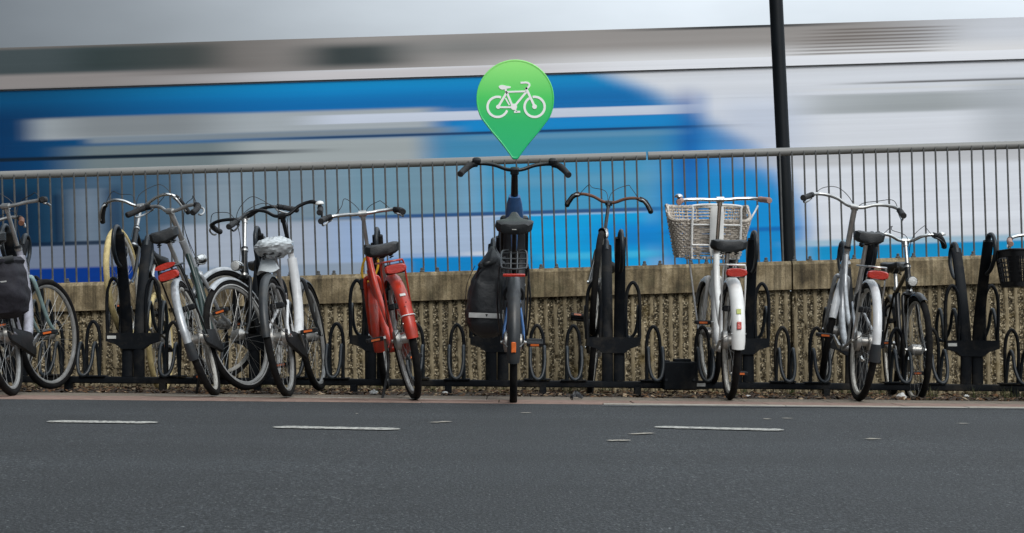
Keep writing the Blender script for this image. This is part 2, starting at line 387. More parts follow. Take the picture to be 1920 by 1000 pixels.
for i in range(len(jx)-1):
    a, b_ = jx[i]+.004, jx[i+1]-.004; st = .0062
    nx = int((b_-a)/st)+1; nzn = 96; xs = np.linspace(a, b_, nx); zs = np.linspace(-.14, CB+.012, nzn)
    xx, zz = np.meshgrid(xs, zs)
    wob = (vnoise(xx*6, zz*5, 3)-.5)*.010+(vnoise(xx*40+9, zz*30, 31)-.5)*.007
    ph = ((xx+wob)/PER) % 1.0
    ribm = np.clip((.215-np.abs(ph-.5))/.05, 0, 1)                         # 1 on the smooth rib face
    chip = vnoise(xx*24, zz*11, 5); ribm = ribm*np.clip((chip-.10)/.08, 0, 1)
    stone = vnoise(xx*75, zz*75, 1)*.6+vnoise(xx*130+7, zz*130, 2)*.4
    dep = .030*(1-ribm)*(.72+.28*np.sin(ph*math.pi*2+1.57)**2)-.024*(1-ribm)*stone+.002*vnoise(xx*60, zz*60, 8)
    edge = np.minimum(xx-a, b_-xx); dep += np.where(edge < .006, .03, 0)
    yy = dep
    V = np.stack([xx, yy, zz], -1).reshape(-1, 3)
    V[:, 2] += np.where(V[:, 2] > .1, SL*V[:, 0]*np.clip((V[:, 2]-.1)/.5, 0, 1), 0); V[:, 0] -= .014*(V[:, 2]-.8)
    V[:, 2] += np.where(V[:, 2] < .1, gz(V[:, 0]), 0)
    o = grid_obj('ribbed_panel', V, nx, nzn, M['agg'], wall)
    at = o.data.attributes.new('rib', 'FLOAT', 'POINT'); at.data.foreach_set('value', ribm.ravel().astype(np.float32))
MB(upk(0)).box((0, .1+.09, .33), (15.2, .2, .62)).obj('wall_core', M['cap'], wall, False)

# ------------------------------------------------------------------ railing on the wall
YR = YW+.10
for o_ in (1,):
    secs = [(-7.4, X(1217, YR), 'grey steel railing left of the gap in its handrail, behind most of the bicycles'), (X(1221, YR), 7.4, 'grey steel railing right of the gap in its handrail, crossed by the black pole')]
bx0 = X(54, YR); sp = 22.43/FPX*YR
me_bar = None
for a, b_, lab in secs:
    rl = empty('railing', ((a+b_)/2, YR, CT+SL*(a+b_)/2), lab, 'railing', 'railings along the wall top'); ox, oz = (a+b_)/2, CT+SL*(a+b_)/2
    f = lambda V, ox=ox, oz=oz: up(V)-np.array([ox, YR, oz])
    nseg = 24; xs = np.linspace(a, b_, nseg)
    MB(f).tube([(x, YR+.012, 1.722) for x in xs], .032, 14).obj('handrail', M['galv'], rl)
    MB(f).box(((a+b_)/2, YR, .857), (b_-a, .05, .011)).obj('bottom_rail', M['galvb'], rl, False)
    if me_bar is None:
        mb = MB(); mb.bbox((0, 0, 0), (.0135, .011, .846), .003); mb.lathe([(.004, .423), (.0055, .428), (.0035, .436)], axis='z', seg=6); me_bar = mb.mesh('baluster', False); me_bar.materials.append(M['galvb'])
        mf = MB(); mf.bbox((0, 0, .006), (.034, .03, .012), .003); mf.lathe([(.012, .012), (.012, .03), (.006, .034)], axis='z', seg=6); me_foot = mf.mesh('anchor_bolt', False); me_foot.materials.append(M['galvb'])
    k0 = math.ceil((a-bx0)/sp); k1 = math.floor((b_-bx0)/sp)
    for k in range(k0, k1+1):
        x = bx0+k*sp; o = bpy.data.objects.new('baluster', me_bar); COL.objects.link(o); o.parent = rl
        z = 1.288; p = up([(x, YR-.018, z)])[0]; o.location = (p[0]-ox+rng.uniform(-.001, .001), p[1]-YR, p[2]-oz); o.rotation_euler = (0, -SL+rng.uniform(-.004, .004), 0)
    x = a+.3
    while x < b_:
        for dx in (0, .12):
            o = bpy.data.objects.new('anchor_bolt', me_foot); COL.objects.link(o); o.parent = rl
            p = up([(x+dx, YR-.045, CT+.001)])[0]; o.location = (p[0]-ox, p[1]-YR, p[2]-oz)
        x += .34+(.12 if int(x*10) % 3 else .0)
# ------------------------------------------------------------------ pole behind the railing
Yp = 13.0
mb = MB(); base = np.array(upx(1479, 506, Yp)); top = np.array(upx(1452, -60, Yp)); d = (top-base)/(566)
pb = base-d*0; pole = empty('pole', tuple(pb), 'tall black pole rising behind the right railing beside the silver bicycle', 'pole')
n = 16; mb.tube([d*566*q*1.9 for q in np.linspace(-.02, 1, n)], .056, 20).obj('shaft', M['pole'], pole)
MB().lathe([(.10, -.03), (.10, .0), (.062, .012), (.062, .03)], axis='z', seg=20).obj('base_flange', M['pole'], pole)
# ------------------------------------------------------------------ track bed and train
def flat(name, x0, x1, y0, y1, z, m):
    xs = np.linspace(x0, x1, 3); xx, yy = np.meshgrid(xs, np.array([y0, y1]))
    return grid_obj(name, np.stack([xx, yy, z+SL*xx], -1), 3, 2, m, smooth=False, kind='structure')
flat('track_bed', -22, 22, YW+.37, 42, .62, M['ballast'])
for y in (24.75, 26.2):
    q = MB(upk(0)); q.box((0, y, .76), (44, .07, .12)); q.obj('track_rail', M['galvb'], None, False, kind='structure')
YT = 24.0
def TX(u): return (u-960)/125.
def TZ(t): return CAMZ+(HORV-t)/125.
LIV = []   # side patches (paint bands with blur and left-end shade painted in): u0,u1,soft_u, t0,t1,soft_t, colour, strength
def patch(u0, u1, su, t0, t1, st, c, k=1.): LIV.append((u0, u1, su, t0, t1, st, c, k))
def livery_shade_col(xx, zz, base, patches):
    C = np.tile(np.array(base, float), xx.shape+(1,))
    def ss(v, a, w_):
        q = np.clip((v-(a-w_))/(2*w_+1e-4), 0, 1); return q*q*(3-2*q)
    for (u0, u1, su, t0, t1, st, col, k) in patches:
        f = ss(xx, TX(u0), su/125.)*(1-ss(xx, TX(u1 if not callable(u1) else u1(HORV-(zz-CAMZ)*125.)), su/125.))*ss(zz, TZ(t1), st/125.)*(1-ss(zz, TZ(t0), st/125.))*k
        C = C*(1-f[..., None])+np.array(lin(col))*f[..., None]
    return C
def livery_shade(name, rough, coat=.12, streak=.5):
    # panels store paint bands with blur and left-end shade; this adds streaky painted reflections
    m, t, b = nodes(name, rough); b.inputs['Coat Weight'].default_value = coat; b.inputs['Coat Roughness'].default_value = .25; b.inputs['Specular IOR Level'].default_value = .15
    at = t.nodes.new('ShaderNodeAttribute'); at.attribute_name = 'livery_shade'
    c = mix(t, streak, at.outputs['Color'], ramp(t, nz(t, 1., 5, sc3=(.05, .3, 4.5), rough=.65), (.3, g3(.78)), (.7, g3(1.1))), 'MULTIPLY')
    t.links.new(c, b.inputs['Base Color']); return m
P = patch
def BND(t): return np.interp(t, [142, 178, 235, 280, 340, 400], [1150, 1225, 1320, 1395, 1465, 1500])
# roof fairing
P(-900, 560, 200, 40, 141, 3, (112, 108, 105)); P(1760, 3600, 160, 40, 141, 3, (214, 218, 226))  # the darker left stretch is shade painted into the colour
P(-900, 330, 150, 64, 122, 3, (62, 76, 80), .9); P(150, 420, 60, 64, 108, 10, (42, 56, 56), .7); P(590, 775, 70, 74, 116, 10, (46, 58, 60), .95); P(770, 1010, 120, 70, 100, 20, (110, 116, 116), .6)
P(1250, 1560, 130, 58, 65, 1.5, (24, 32, 38), .95); P(1000, 3600, 240, 106, 141, 16, (226, 226, 228))
for i in range(9): P(1560-i*8, 1790-i*3, 60, 72+i*6.4, 74.6+i*6.4, 1.2, (96, 86, 80), .85)
# cantrail
P(-900, 420, 260, 112, 140, 5, (148, 142, 140)); P(420, 1200, 260, 122, 141, 5, (208, 204, 206)); P(1100, 3600, 200, 116, 141, 7, (236, 238, 244))  # greyer left end carries painted shade
# upper blue band
P(-900, BND, 55, 142, 300, .5, (0, 150, 216)); P(-900, BND, 65, 165, 300, 22, (0, 116, 188)); P(-900, 330, 330, 142, 330, .5, (0, 66, 108), .9); P(-900, 90, 180, 180, 330, 20, (0, 46, 92), .9)  # navy tones at the left paint in the darkening of that end
P(1215, BND, 55, 260, 500, 40, (0, 138, 212)); P(1280, 1322, 24, 186, 500, 26, (0, 90, 176), .7); P(1318, 1345, 14, 186, 236, 14, (30, 120, 200), .35)
P(1360, 1520, 60, 200, 330, 30, (170, 190, 226), .35)
# upper windows
P(75, 830, 38, 197, 236, 4, (176, 184, 190)); P(120, 420, 90, 196, 234, 4, (130, 136, 140), .8); P(820, 905, 45, 200, 205, 3, (110, 150, 200), .6)
P(175, 900, 20, 234, 246, 4, (134, 146, 156)); P(600, 1300, 70, 206, 223, .8, (212, 221, 238)); P(860, 1290, 50, 224, 245, 1.5, (0, 142, 214))
P(140, 540, 60, 250, 300, 4, (118, 132, 136)); P(450, 835, 60, 250, 300, 5, (172, 180, 182)); P(820, 1270, 50, 251, 300, 3, (70, 146, 190)); P(880, 1280, 60, 252, 262, 4, (110, 158, 190), .6)
P(-900, 560, 120, 268, 275, 1.5, (10, 32, 50)); P(500, 1310, 160, 245, 250, 1.5, (14, 58, 100), .9)
# lower windows and skirt
P(-900, 170, 60, 300, 440, 4, (16, 62, 92)); P(150, 420, 90, 300, 440, 4, (66, 98, 124)); P(380, 720, 120, 300, 440, 6, (128, 150, 166)); P(640, 905, 60, 300, 400, 6, (120, 156, 176)); P(880, 1260, 60, 300, 400, 6, (70, 160, 206))
P(900, 1260, 80, 330, 352, 8, (110, 168, 198), .5); P(-900, 80, 40, 330, 440, 20, (6, 34, 62), .8); P(105, 125, 6, 340, 430, 6, (8, 38, 66), .8); P(205, 235, 10, 330, 420, 10, (20, 52, 84), .7)
P(640, 1290, 120, 396, 404, 2, (16, 78, 136), .95); P(-900, 380, 80, 428, 436, 2, (8, 34, 60), .9)
P(-900, 700, 100, 436, 478, 2, (120, 132, 154)); P(330, 760, 60, 404, 500, 6, (176, 186, 202)); P(620, 880, 70, 405, 485, 3, (158, 184, 222)); P(700, 1010, 45, 405, 470, 3, (178, 198, 226))
P(955, 1240, 40, 405, 600, 3, (0, 172, 238)); P(1120, 1500, 70, 425, 470, 14, (0, 140, 220)); P(1010, 1260, 60, 478, 490, 4, (70, 196, 240), .8); P(1250, BND, 40, 340, 600, 40, (0, 148, 222)); P(1260, 1500, 30, 440, 448, 3, (0, 92, 180), .7); P(1280, 1322, 26, 300, 490, 20, (0, 98, 186), .6)
P(730, 1000, 60, 478, 700, 3, (0, 140, 212)); P(-900, 330, 40, 477, 700, 2, (0, 56, 140)); P(330, 740, 60, 484, 520, 3, (150, 166, 186))
P(1500, 3600, 50, 478, 700, 4, (0, 156, 216)); P(1500, 3600, 60, 468, 478, 4, (150, 196, 220), .8)
# right end details
P(1520, 1830, 70, 196, 232, 3, (178, 184, 188), .85); P(1620, 1900, 90, 198, 230, 6, (160, 166, 168), .6); P(1640, 3600, 120, 174, 178, 1.2, (70, 68, 66), .85); P(1560, 3600, 100, 185, 188, 2, (235, 235, 230), .5); P(1850, 3600, 60, 178, 300, 20, (150, 158, 164), .5)
P(1440, 3600, 90, 300, 330, 6, (190, 190, 192), .7)
LV = LIV
base = lin((232, 236, 244))
M['liv'] = livery_shade('train_livery_shade', .38); M['livg'] = livery_shade('train_glazing', .22, coat=.25)
M['cowl'] = livery_shade('roof_fairing_paint', .6, coat=.1)
M['gut'] = mat('black_rubber_seal', (.02, .022, .025), .6)
train = empty('train_carriage', (0, YT, 0), 'long blue and white passenger train carriage running behind the railing', 'train')
train.rotation_euler = (0, -SL, 0)
TL0, TL1 = -13.4, 13.4
def strip(name, t0, t1, y, mt, thick=.05, taper=.0):
    za, zb = TZ(t1), TZ(t0)
    if mt == 'gut':
        q = MB(); q.loft([[(x, y, za), (x, y, zb), (x, y+thick, zb), (x, y+thick, za)] for x in (TL0, TL1)]); return q.obj(name, M[mt], train, False)
    nx = 260; nz_ = max(3, int((zb-za)/.013)); xs = np.linspace(TL0, TL1, nx); zs = np.linspace(za, zb, nz_)
    xx, zz = np.meshgrid(xs, zs); yy = y+taper*(zz-za)/(zb-za)
    # turned-in upper and lower returns give the panel its thickness
    xx = np.vstack([xx[:1], xx, xx[-1:]]); yy = np.vstack([yy[:1]+thick, yy, yy[-1:]+thick]); zz = np.vstack([zz[:1], zz, zz[-1:]])
    o = grid_obj(name, np.stack([xx, yy, zz], -1), nx, nz_+2, M[mt], train, smooth=False)
    C = livery_shade_col(xx, zz, lin((158, 153, 150)) if mt == 'cowl' else base, LIV[:18] if mt == 'cowl' else LIV)
    at = o.data.color_attributes.new('livery_shade', 'FLOAT_COLOR', 'POINT')
    at.data.foreach_set('color', np.concatenate([C, np.ones(C.shape[:2]+(1,))], -1).astype(np.float32).ravel()); return o
strip('roof_fairing', 60, 121, .03, 'cowl', .3, .03)
strip('cantrail_panel', 121, 140, .018, 'liv', .4, .012)
strip('rain_gutter', 139.6, 141.3, -.012, 'gut', .1)
strip('upper_side_panel', 141.2, 196, .02, 'liv')
strip('upper_window_band', 196, 244, .021, 'livg', .02)
strip('window_seal', 244, 251, .0195, 'liv', .03)
strip('middle_side_panel', 251, 305, .020, 'liv')
strip('lower_window_band', 305, 395, .021, 'livg', .02)
strip('waist_panel', 395, 478, .0195, 'liv')
strip('skirt_panel', 478, 545, .0195, 'liv')
q = MB(); secs = []
for x in (TL0, TL1): secs.append([(x, .08, TZ(545)), (x, .08, TZ(142)), (x, .20, TZ(64)), (x, .6, TZ(59)), (x, 1.3, TZ(50)), (x, 2.0, TZ(58)), (x, 2.45, TZ(70)), (x, 2.8, TZ(142)), (x, 2.8, TZ(545))])
q.loft(secs).obj('body_shell', mat('train_roof', lin((176, 178, 176)), .5), train, False)
for x in np.arange(-11.5, 13, 3.3):
    q = MB(); q.bbox((x, 1.35, TZ(54)), (1.9, 1.1, .06), .02); q.obj('roof_unit', mat('roof_unit_grey', (.25, .25, .25), .6) if x < -11 else bpy.data.materials['roof_unit_grey'], train, False)
for x in (-8.8, 8.8):
    q = MB(); q.bbox((x, 1.4, TZ(545)-.12), (3.2, 2.2, .3), .04); q.obj('bogie', M['black'], train, False)
    for dx in (-1.2, 1.2): MB().lathe([(.3, -.8), (.33, -.74), (.46, -.72), (.46, .72), (.33, .74), (.3, .8)], (x+dx, 1.45, 1.14), seg=20).obj('wheel_set', M['gut'], train)

# ------------------------------------------------------------------ bicycle rack (two-level, double sided)
YK = 10.5; KX = lambda u: (u-960)*YK/FPX; KZ = lambda v: CAMZ+(HORV-v)*YK/FPX+0
def rnd(hx, hy, n=12, e=2.6):
    a = np.arange(n)*2*math.pi/n; c, s = np.cos(a), np.sin(a)
    return np.stack([hx*np.sign(c)*np.abs(c)**(2/e), hy*np.sign(s)*np.abs(s)**(2/e)], 1)
def holder(parent, x, z, side, tall, w_=.045, off=(0, 0), yaw=0):
    # side -1: pocket towards the street, +1: towards the wall
    H_ = .37 if tall else .355
    cy, sy = math.cos(yaw), math.sin(yaw)
    def T(V):
        V = np.array(V, float); o = V.copy(); o[:, 0] = cy*V[:, 0]-sy*V[:, 1]; o[:, 1] = sy*V[:, 0]+cy*V[:, 1]; return o+np.array([x+off[0], YK+off[1], z])
    q = MB(T)
    pts = [(-w_*.9, 0, 0), (-w_, 0, H_*.35), (-w_*1.0, 0, H_*.65), (-w_*.72, 0, H_*.88), (0, 0, H_), (w_*.72, 0, H_*.88), (w_*1.0, 0, H_*.65), (w_, 0, H_*.35), (w_*.9, 0, 0)]
    q.tube(crm(pts, 5), .0115, 10).obj('upper_loop', M['rackm'], parent)
    q = MB(T); b_ = .215; s = side; w2 = w_*1.05
    half = [(-w2, .028*s, 0), (-w2, s*.055, .10), (-w2, s*.085, .175), (-w2, s*.13, b_), (-w2, s*.175, .185), (-w2*.98, s*.215, .10), (-w2*.62, s*.25, .03), (0, s*.265, .008)]
    pts = half+[(-p[0], p[1], p[2]) for p in half[-2::-1]]
    q.tube(crm(pts, 5), .0115, 10).obj('wheel_pocket', M['rackw'], parent)
def rack_unit(parent, u, cfg=(-1, 1, 1, -1), flip=False, hooks=True):
    x = KX(u); g = gz(x)
    # two leaning posts
    for k, (dx, s) in enumerate(((.0385, -1), (-.0385, 1)) if not flip else ((-.0385, -1), (.0385, 1))):
        top = 1.0 if s < 0 else .975
        path = crm([(x+dx, YK, .075+g), (x+dx, YK, .35+g), (x+dx*.95, YK+s*.08, .6+g), (x+dx*.85, YK+s*.17, .8+g), (x+dx*.75, YK+s*.27, top+g)], 5)
        q = MB(); q.sweep(path, rnd(.038, .022), side=(1, 0, 0), scl=np.linspace(1, .9, len(path))); q.obj('post', M['rackm'], parent)
        if hooks:
            hp = crm([(x+dx*.75, YK+s*.25, top-.03+g), (x+dx*.75, YK+s*.28, top+.03+g), (x+dx*.78, YK+s*.345, top+.035+g), (x+dx*.8, YK+s*.40, top-.015+g), (x+dx*.85, YK+s*.395, top-.10+g), (x+dx*.88, YK+s*.31, top-.18+g), (x+dx*.9, YK+s*.21, top-.21+g)], 5)
            q = MB(); q.tube(hp, .0135, 10, scl=np.concatenate([np.linspace(1.7, 1, 9), np.ones(len(hp)-9)])); q.obj('top_hook', M['rackw'], parent)
    # bracket
    q = MB(); zt = .362+g; pr = []
    prof = [(-.175, zt), (.175, zt), (.175, zt-.055), (.11, zt-.075), (.072, zt-.105), (-.072, zt-.105), (-.11, zt-.075), (-.175, zt-.055)]
    q.loft([[(x+p[0], YK+dy, p[1]) for p in prof] for dy in (-.03, .03)]).obj('bracket', M['rackm'], parent, False)
    if u in (250, 1822, 700, 224+22): MB().box((x-.135 if u != 700 else x-.14, YK-.0315, zt-.028), (.058, .002, .02)).obj('sticker', M['sticker'], parent, False)
    holder(parent, x-.128, zt-.01, cfg[1], True); holder(parent, x+.128, zt-.01, cfg[2], True)
    for dx, s in ((-.262, cfg[0]), (.262, cfg[3])):
        MB().bbox((x+dx, YK, .079+g), (.17, .09, .01), .002).obj('foot_plate', M['rackm'], parent, False)
        holder(parent, x+dx, .08+gz(x+dx), s, False, w_=.044)
def rack(u0, u1, units, lab):
    x0, x1 = KX(u0), KX(u1); xm = (x0+x1)/2
    r = empty('bicycle_rack', (0, 0, 0), lab, 'bike rack', 'sections of the bicycle rack')
    q = MB(); q.sweep([(x, YK, .052+gz(x)) for x in np.linspace(x0, x1, 12)], rnd(.028, .023, 12, 5), side=(0, 1, 0)); q.obj('base_rail', M['rackm'], r)
    x = x0+.25
    while x < x1:
        q = MB(); q.bbox((x, YK, .006+gz(x)), (.045, .06, .06), .004); q.lathe([(.035, 0), (.035, .006), (.01, .008)], (x, YK, gz(x)+gy(YK)-.003), 'z', 10); q.obj('foot', M['rackm'], r, False); x += .62
    for a in units: rack_unit(r, *a)
    # put the origin at the base
    off = Matrix.Translation((-xm, -YK, -gz(xm)))
    for c in r.children: c.data.transform(off) if c.data.users == 1 else None
    r.location = (xm, YK, gz(xm)); return r
rack(-120, 590, [(30,), (250, (-1, 1, 1, -1), True), (488,)], 'black two-level bicycle rack at the left, holding the tan-tyred and black bicycles')
rack(592, 1262, [(706,), (932,), (1150,)], 'black two-level bicycle rack in the middle, holding the red and the blue bicycles')
rack(1300, 2140, [(1392,), (1606,), (1822,), (2040,)], 'black two-level bicycle rack at the right, with an empty unit beside the black basket')
# box where the rack sections meet
xb = KX(1272); bx = empty('junction_box', (xb, YK, gz(xb)), 'squat black steel box joining the rack rails left of the white bicycle', 'box')
q = MB(); q.bbox((0, -.03, .115), (.215, .17, .185), .008); q.obj('housing', M['rackm'], bx, False)
MB().bbox((-.09, -.02, .20), (.05, .13, .03), .004).obj('lid', M['rackm'], bx, False)
MB().bbox((.02, -.03, .215), (.11, .12, .02), .004).obj('lid', M['rackm'], bx, False)
for dx in (-.09, .09):
    MB().lathe([(.008, -.125), (.008, -.117), (.004, -.116)], (dx, 0, .09), seg=6).obj('bolt', M['rackw'], bx, False)
MB().box((.145, -.035, .055), (.055, .002, .022)).obj('sticker', M['sticker'], bx, False)
MB().bbox((.145, -.02, .05), (.08, .028, .05), .003).obj('rail_clamp', M['rackm'], bx, False)

# ------------------------------------------------------------------ bicycles
A_ = R_(68); U = np.array([-math.cos(A_), 0, math.sin(A_)]); NF = np.array([math.sin(A_), 0, math.cos(A_)])
def rotm(ax, d):
    K = np.array([[0, -ax[2], ax[1]], [ax[2], 0, -ax[0]], [-ax[1], ax[0], 0]]); return np.eye(3)+math.sin(d)*K+(1-math.cos(d))*K@K
def wheel(parent, c, R, xf, tyre='rubber', rim='rim', hubk='brake', tw=.021, reflector=False, spokes=32, band=False):
    h = empty('wheel', (0, 0, 0)); h.parent = parent; c = np.array(c)
    q = MB(xf); a = np.arange(10)*2*math.pi/10
    q.sweep(circ(R-tw, 56, c), np.stack([np.cos(a)*tw, np.sin(a)*tw], 1), side=(0, 1, 0), closed=True); q.obj('tyre', M[tyre], h)
    if band:
        q = MB(xf)
        for s in (-1, 1): q.sweep(circ(R-.034, 56, c+[0, s*.0185, 0]), np.array([(-.0015, -.004), (.0015, -.004), (.0015, .004), (-.0015, .004)]), side=(0, 1, 0), closed=True)
        q.obj('reflective_band', M['reflect'], h)
    q = MB(xf); pr = np.array([(-.013, .004), (.013, .004), (.0125, -.005), (.006, -.013), (-.006, -.013), (-.0125, -.005)])
    ring = circ(R-.043, 56, c)
    # profile's second axis points along the radius
    rad = (ring-c)/np.linalg.norm(ring-c, axis=1)[:, None]; V = []; F = []
    for i in range(56):
        for p in pr: V.append(ring[i]+np.array([0, p[0], 0])+rad[i]*p[1])
    for i in range(56):
        j = (i+1) % 56
        for m in range(6): F.append((i*6+m, j*6+m, j*6+(m+1) % 6, i*6+(m+1) % 6))
    q.add(V, F).obj('rim', M[rim], h)
    q = MB(xf)
    for i in range(spokes):
        an = 2*math.pi*(i+.2)/spokes; s = 1 if i % 2 else -1; tw_ = .42*(1 if i % 4 < 2 else -1)
        fl = .030 if hubk != 'brake' else .042
        p0 = c+np.array([fl*math.cos(an+tw_*3), s*.03, fl*math.sin(an+tw_*3)]); p1 = c+np.array([(R-.053)*math.cos(an), s*.003, (R-.053)*math.sin(an)])
        q.tube([p0, p1], .0011, 4)
    q.obj('spokes', M['spoke'], h, kind='stuff')
    q = MB(xf)
    if hubk == 'brake': prof = [(.012, -.062), (.012, -.05), (.044, -.046), (.048, -.03), (.048, -.024), (.028, -.02), (.026, .018), (.052, .022), (.058, .03), (.058, .05), (.04, .056), (.012, .06), (.012, .068)]
    elif hubk == 'dynamo': prof = [(.008, -.055), (.03, -.036), (.036, -.03), (.036, .03), (.03, .036), (.008, .055)]
    else: prof = [(.008, -.055), (.024, -.036), (.024, -.03), (.015, -.025), (.015, .025), (.024, .03), (.024, .036), (.008, .055)]
    q.lathe(prof, c, seg=18).obj('hub', M['hub'], h)
    if reflector:
        for s in (.8, 3.9): MB(xf).box(c+np.array([R*.6*math.cos(s), .0, R*.6*math.sin(s)]), (.05, .02, .025)).obj('spoke_reflector', M['orange'], h, False)
    return h
def fender(parent, c, R, xf, a0, a1, m, name='fender', wd=.03, flap=None, stays=True, staym='spoke', hubz=None):
    n = 26; c = np.array(c); secs = []
    prof = [(-1, -.55), (-.85, -.1), (-.45, .25), (0, .36), (.45, .25), (.85, -.1), (1, -.55), (.93, -.6), (.8, -.2), (.42, .15), (0, .25), (-.42, .15), (-.8, -.2), (-.93, -.6)]
    for i in range(n+1):
        t = a0+(a1-a0)*i/n; e = np.array([math.cos(t), 0, math.sin(t)]); k = 1 if 0 < i < n else .9
        secs.append([c+e*(R+.010+p[1]*wd)+np.array([0, p[0]*wd*k, 0]) for p in prof])
    f = MB(xf).loft(secs).obj(name, M[m], parent)
    if flap:
        secs = []
        for i in range(5):
            t = a1-.02+(.28)*i/4; e = np.array([math.cos(t), 0, math.sin(t)])
            secs.append([c+e*(R+.012+p[1]*wd*1.1)+np.array([0, p[0]*wd*(1.12+.05*i), 0]) for p in prof])
        MB(xf).loft(secs).obj('mud_flap', M[flap], f)
    if stays:
        for aa in ([a1-.25] if stays == 1 else [a1-.25, (a0+a1)/2+.3]):
            e = np.array([math.cos(aa), 0, math.sin(aa)]); q = MB(xf)
            for s in (-1, 1): q.tube([c+e*(R+.005)+[0, s*wd, 0], c+np.array([0, s*.062, 0])], .0026, 6)
            q.tube([c+e*(R-.002)+[0, s, 0] for s in (-wd, wd)], .0026, 6)
            q.obj('fender_stay', M[staym], f)
    return f
def saddle(parent, c, xf, m='sadm', L0=.28, W=.095, tilt=0, springs=True):
    s = empty('saddle', (0, 0, 0)); s.parent = parent
    st = [(-.125, .35, -.012, .03), (-.12, .72, .004, .05), (-.095, .95, .014, .066), (-.06, 1.0, .014, .066), (-.02, .86, .006, .056), (.02, .56, .0, .044), (.06, .33, .002, .036), (.10, .24, .006, .032), (.13, .19, .006, .028), (.145, .09, -.004, .02)]
    secs = []
    for (x, wq, zt, th) in st:
        w2 = W*wq; ring = []
        for k in range(14):
            a = 2*math.pi*k/14; cy, sz = math.cos(a), math.sin(a)
            z = zt+ (0 if sz > 0 else -th*.42) + sz*(.014 if sz > 0 else th*.58)
            if abs(cy) < .3 and sz > 0 and x < .02: z -= .006        # centre channel
            ring.append((c[0]+x*L0/.27, c[1]+w2*np.sign(cy)*abs(cy)**.75, c[2]+z+tilt*x))
        secs.append(ring)
    MB(xf).loft(secs).obj('cushion', M[m], s)
    q = MB(xf)
    for y in (-.02, .02): q.tube(crm([(c[0]+.10, y*.6, c[2]-.02), (c[0]+.05, y, c[2]-.048), (c[0]-.05, y, c[2]-.052), (c[0]-.10, y*1.6, c[2]-.03)], 4), .0035, 6)
    q.obj('saddle_rails', M['spoke'], s)
    if springs:
        for y in (-.045, .045):
            a = np.linspace(0, 8*math.pi, 50)
            MB(xf).tube(np.stack([c[0]-.085+.012*np.cos(a), y+.012*np.sin(a), c[2]-.068+.045*a/a[-1]], 1), .003, 5).obj('spring', M['black'], s)
    return s
def pedal(parent, c, xf, refl=True):
    p = empty('pedal', (0, 0, 0)); p.parent = parent; c = np.array(c); s = np.sign(c[1])
    q = MB(xf)
    for dx in (-.036, .036): q.bbox(c+[dx, 0, 0], (.016, .095, .024), .003)
    for dy in (-.044, .044): q.bbox(c+[0, dy, 0], (.075, .009, .024), .003)
    q.bbox(c, (.02, .09, .022), .004); q.obj('body', M['blackp'], p, False)
    if refl:
        for dx in (-.0455, .0455): MB(xf).box(c+[dx, 0, 0], (.003, .05, .012)).obj('pedal_reflector', M['orange'], p, False)
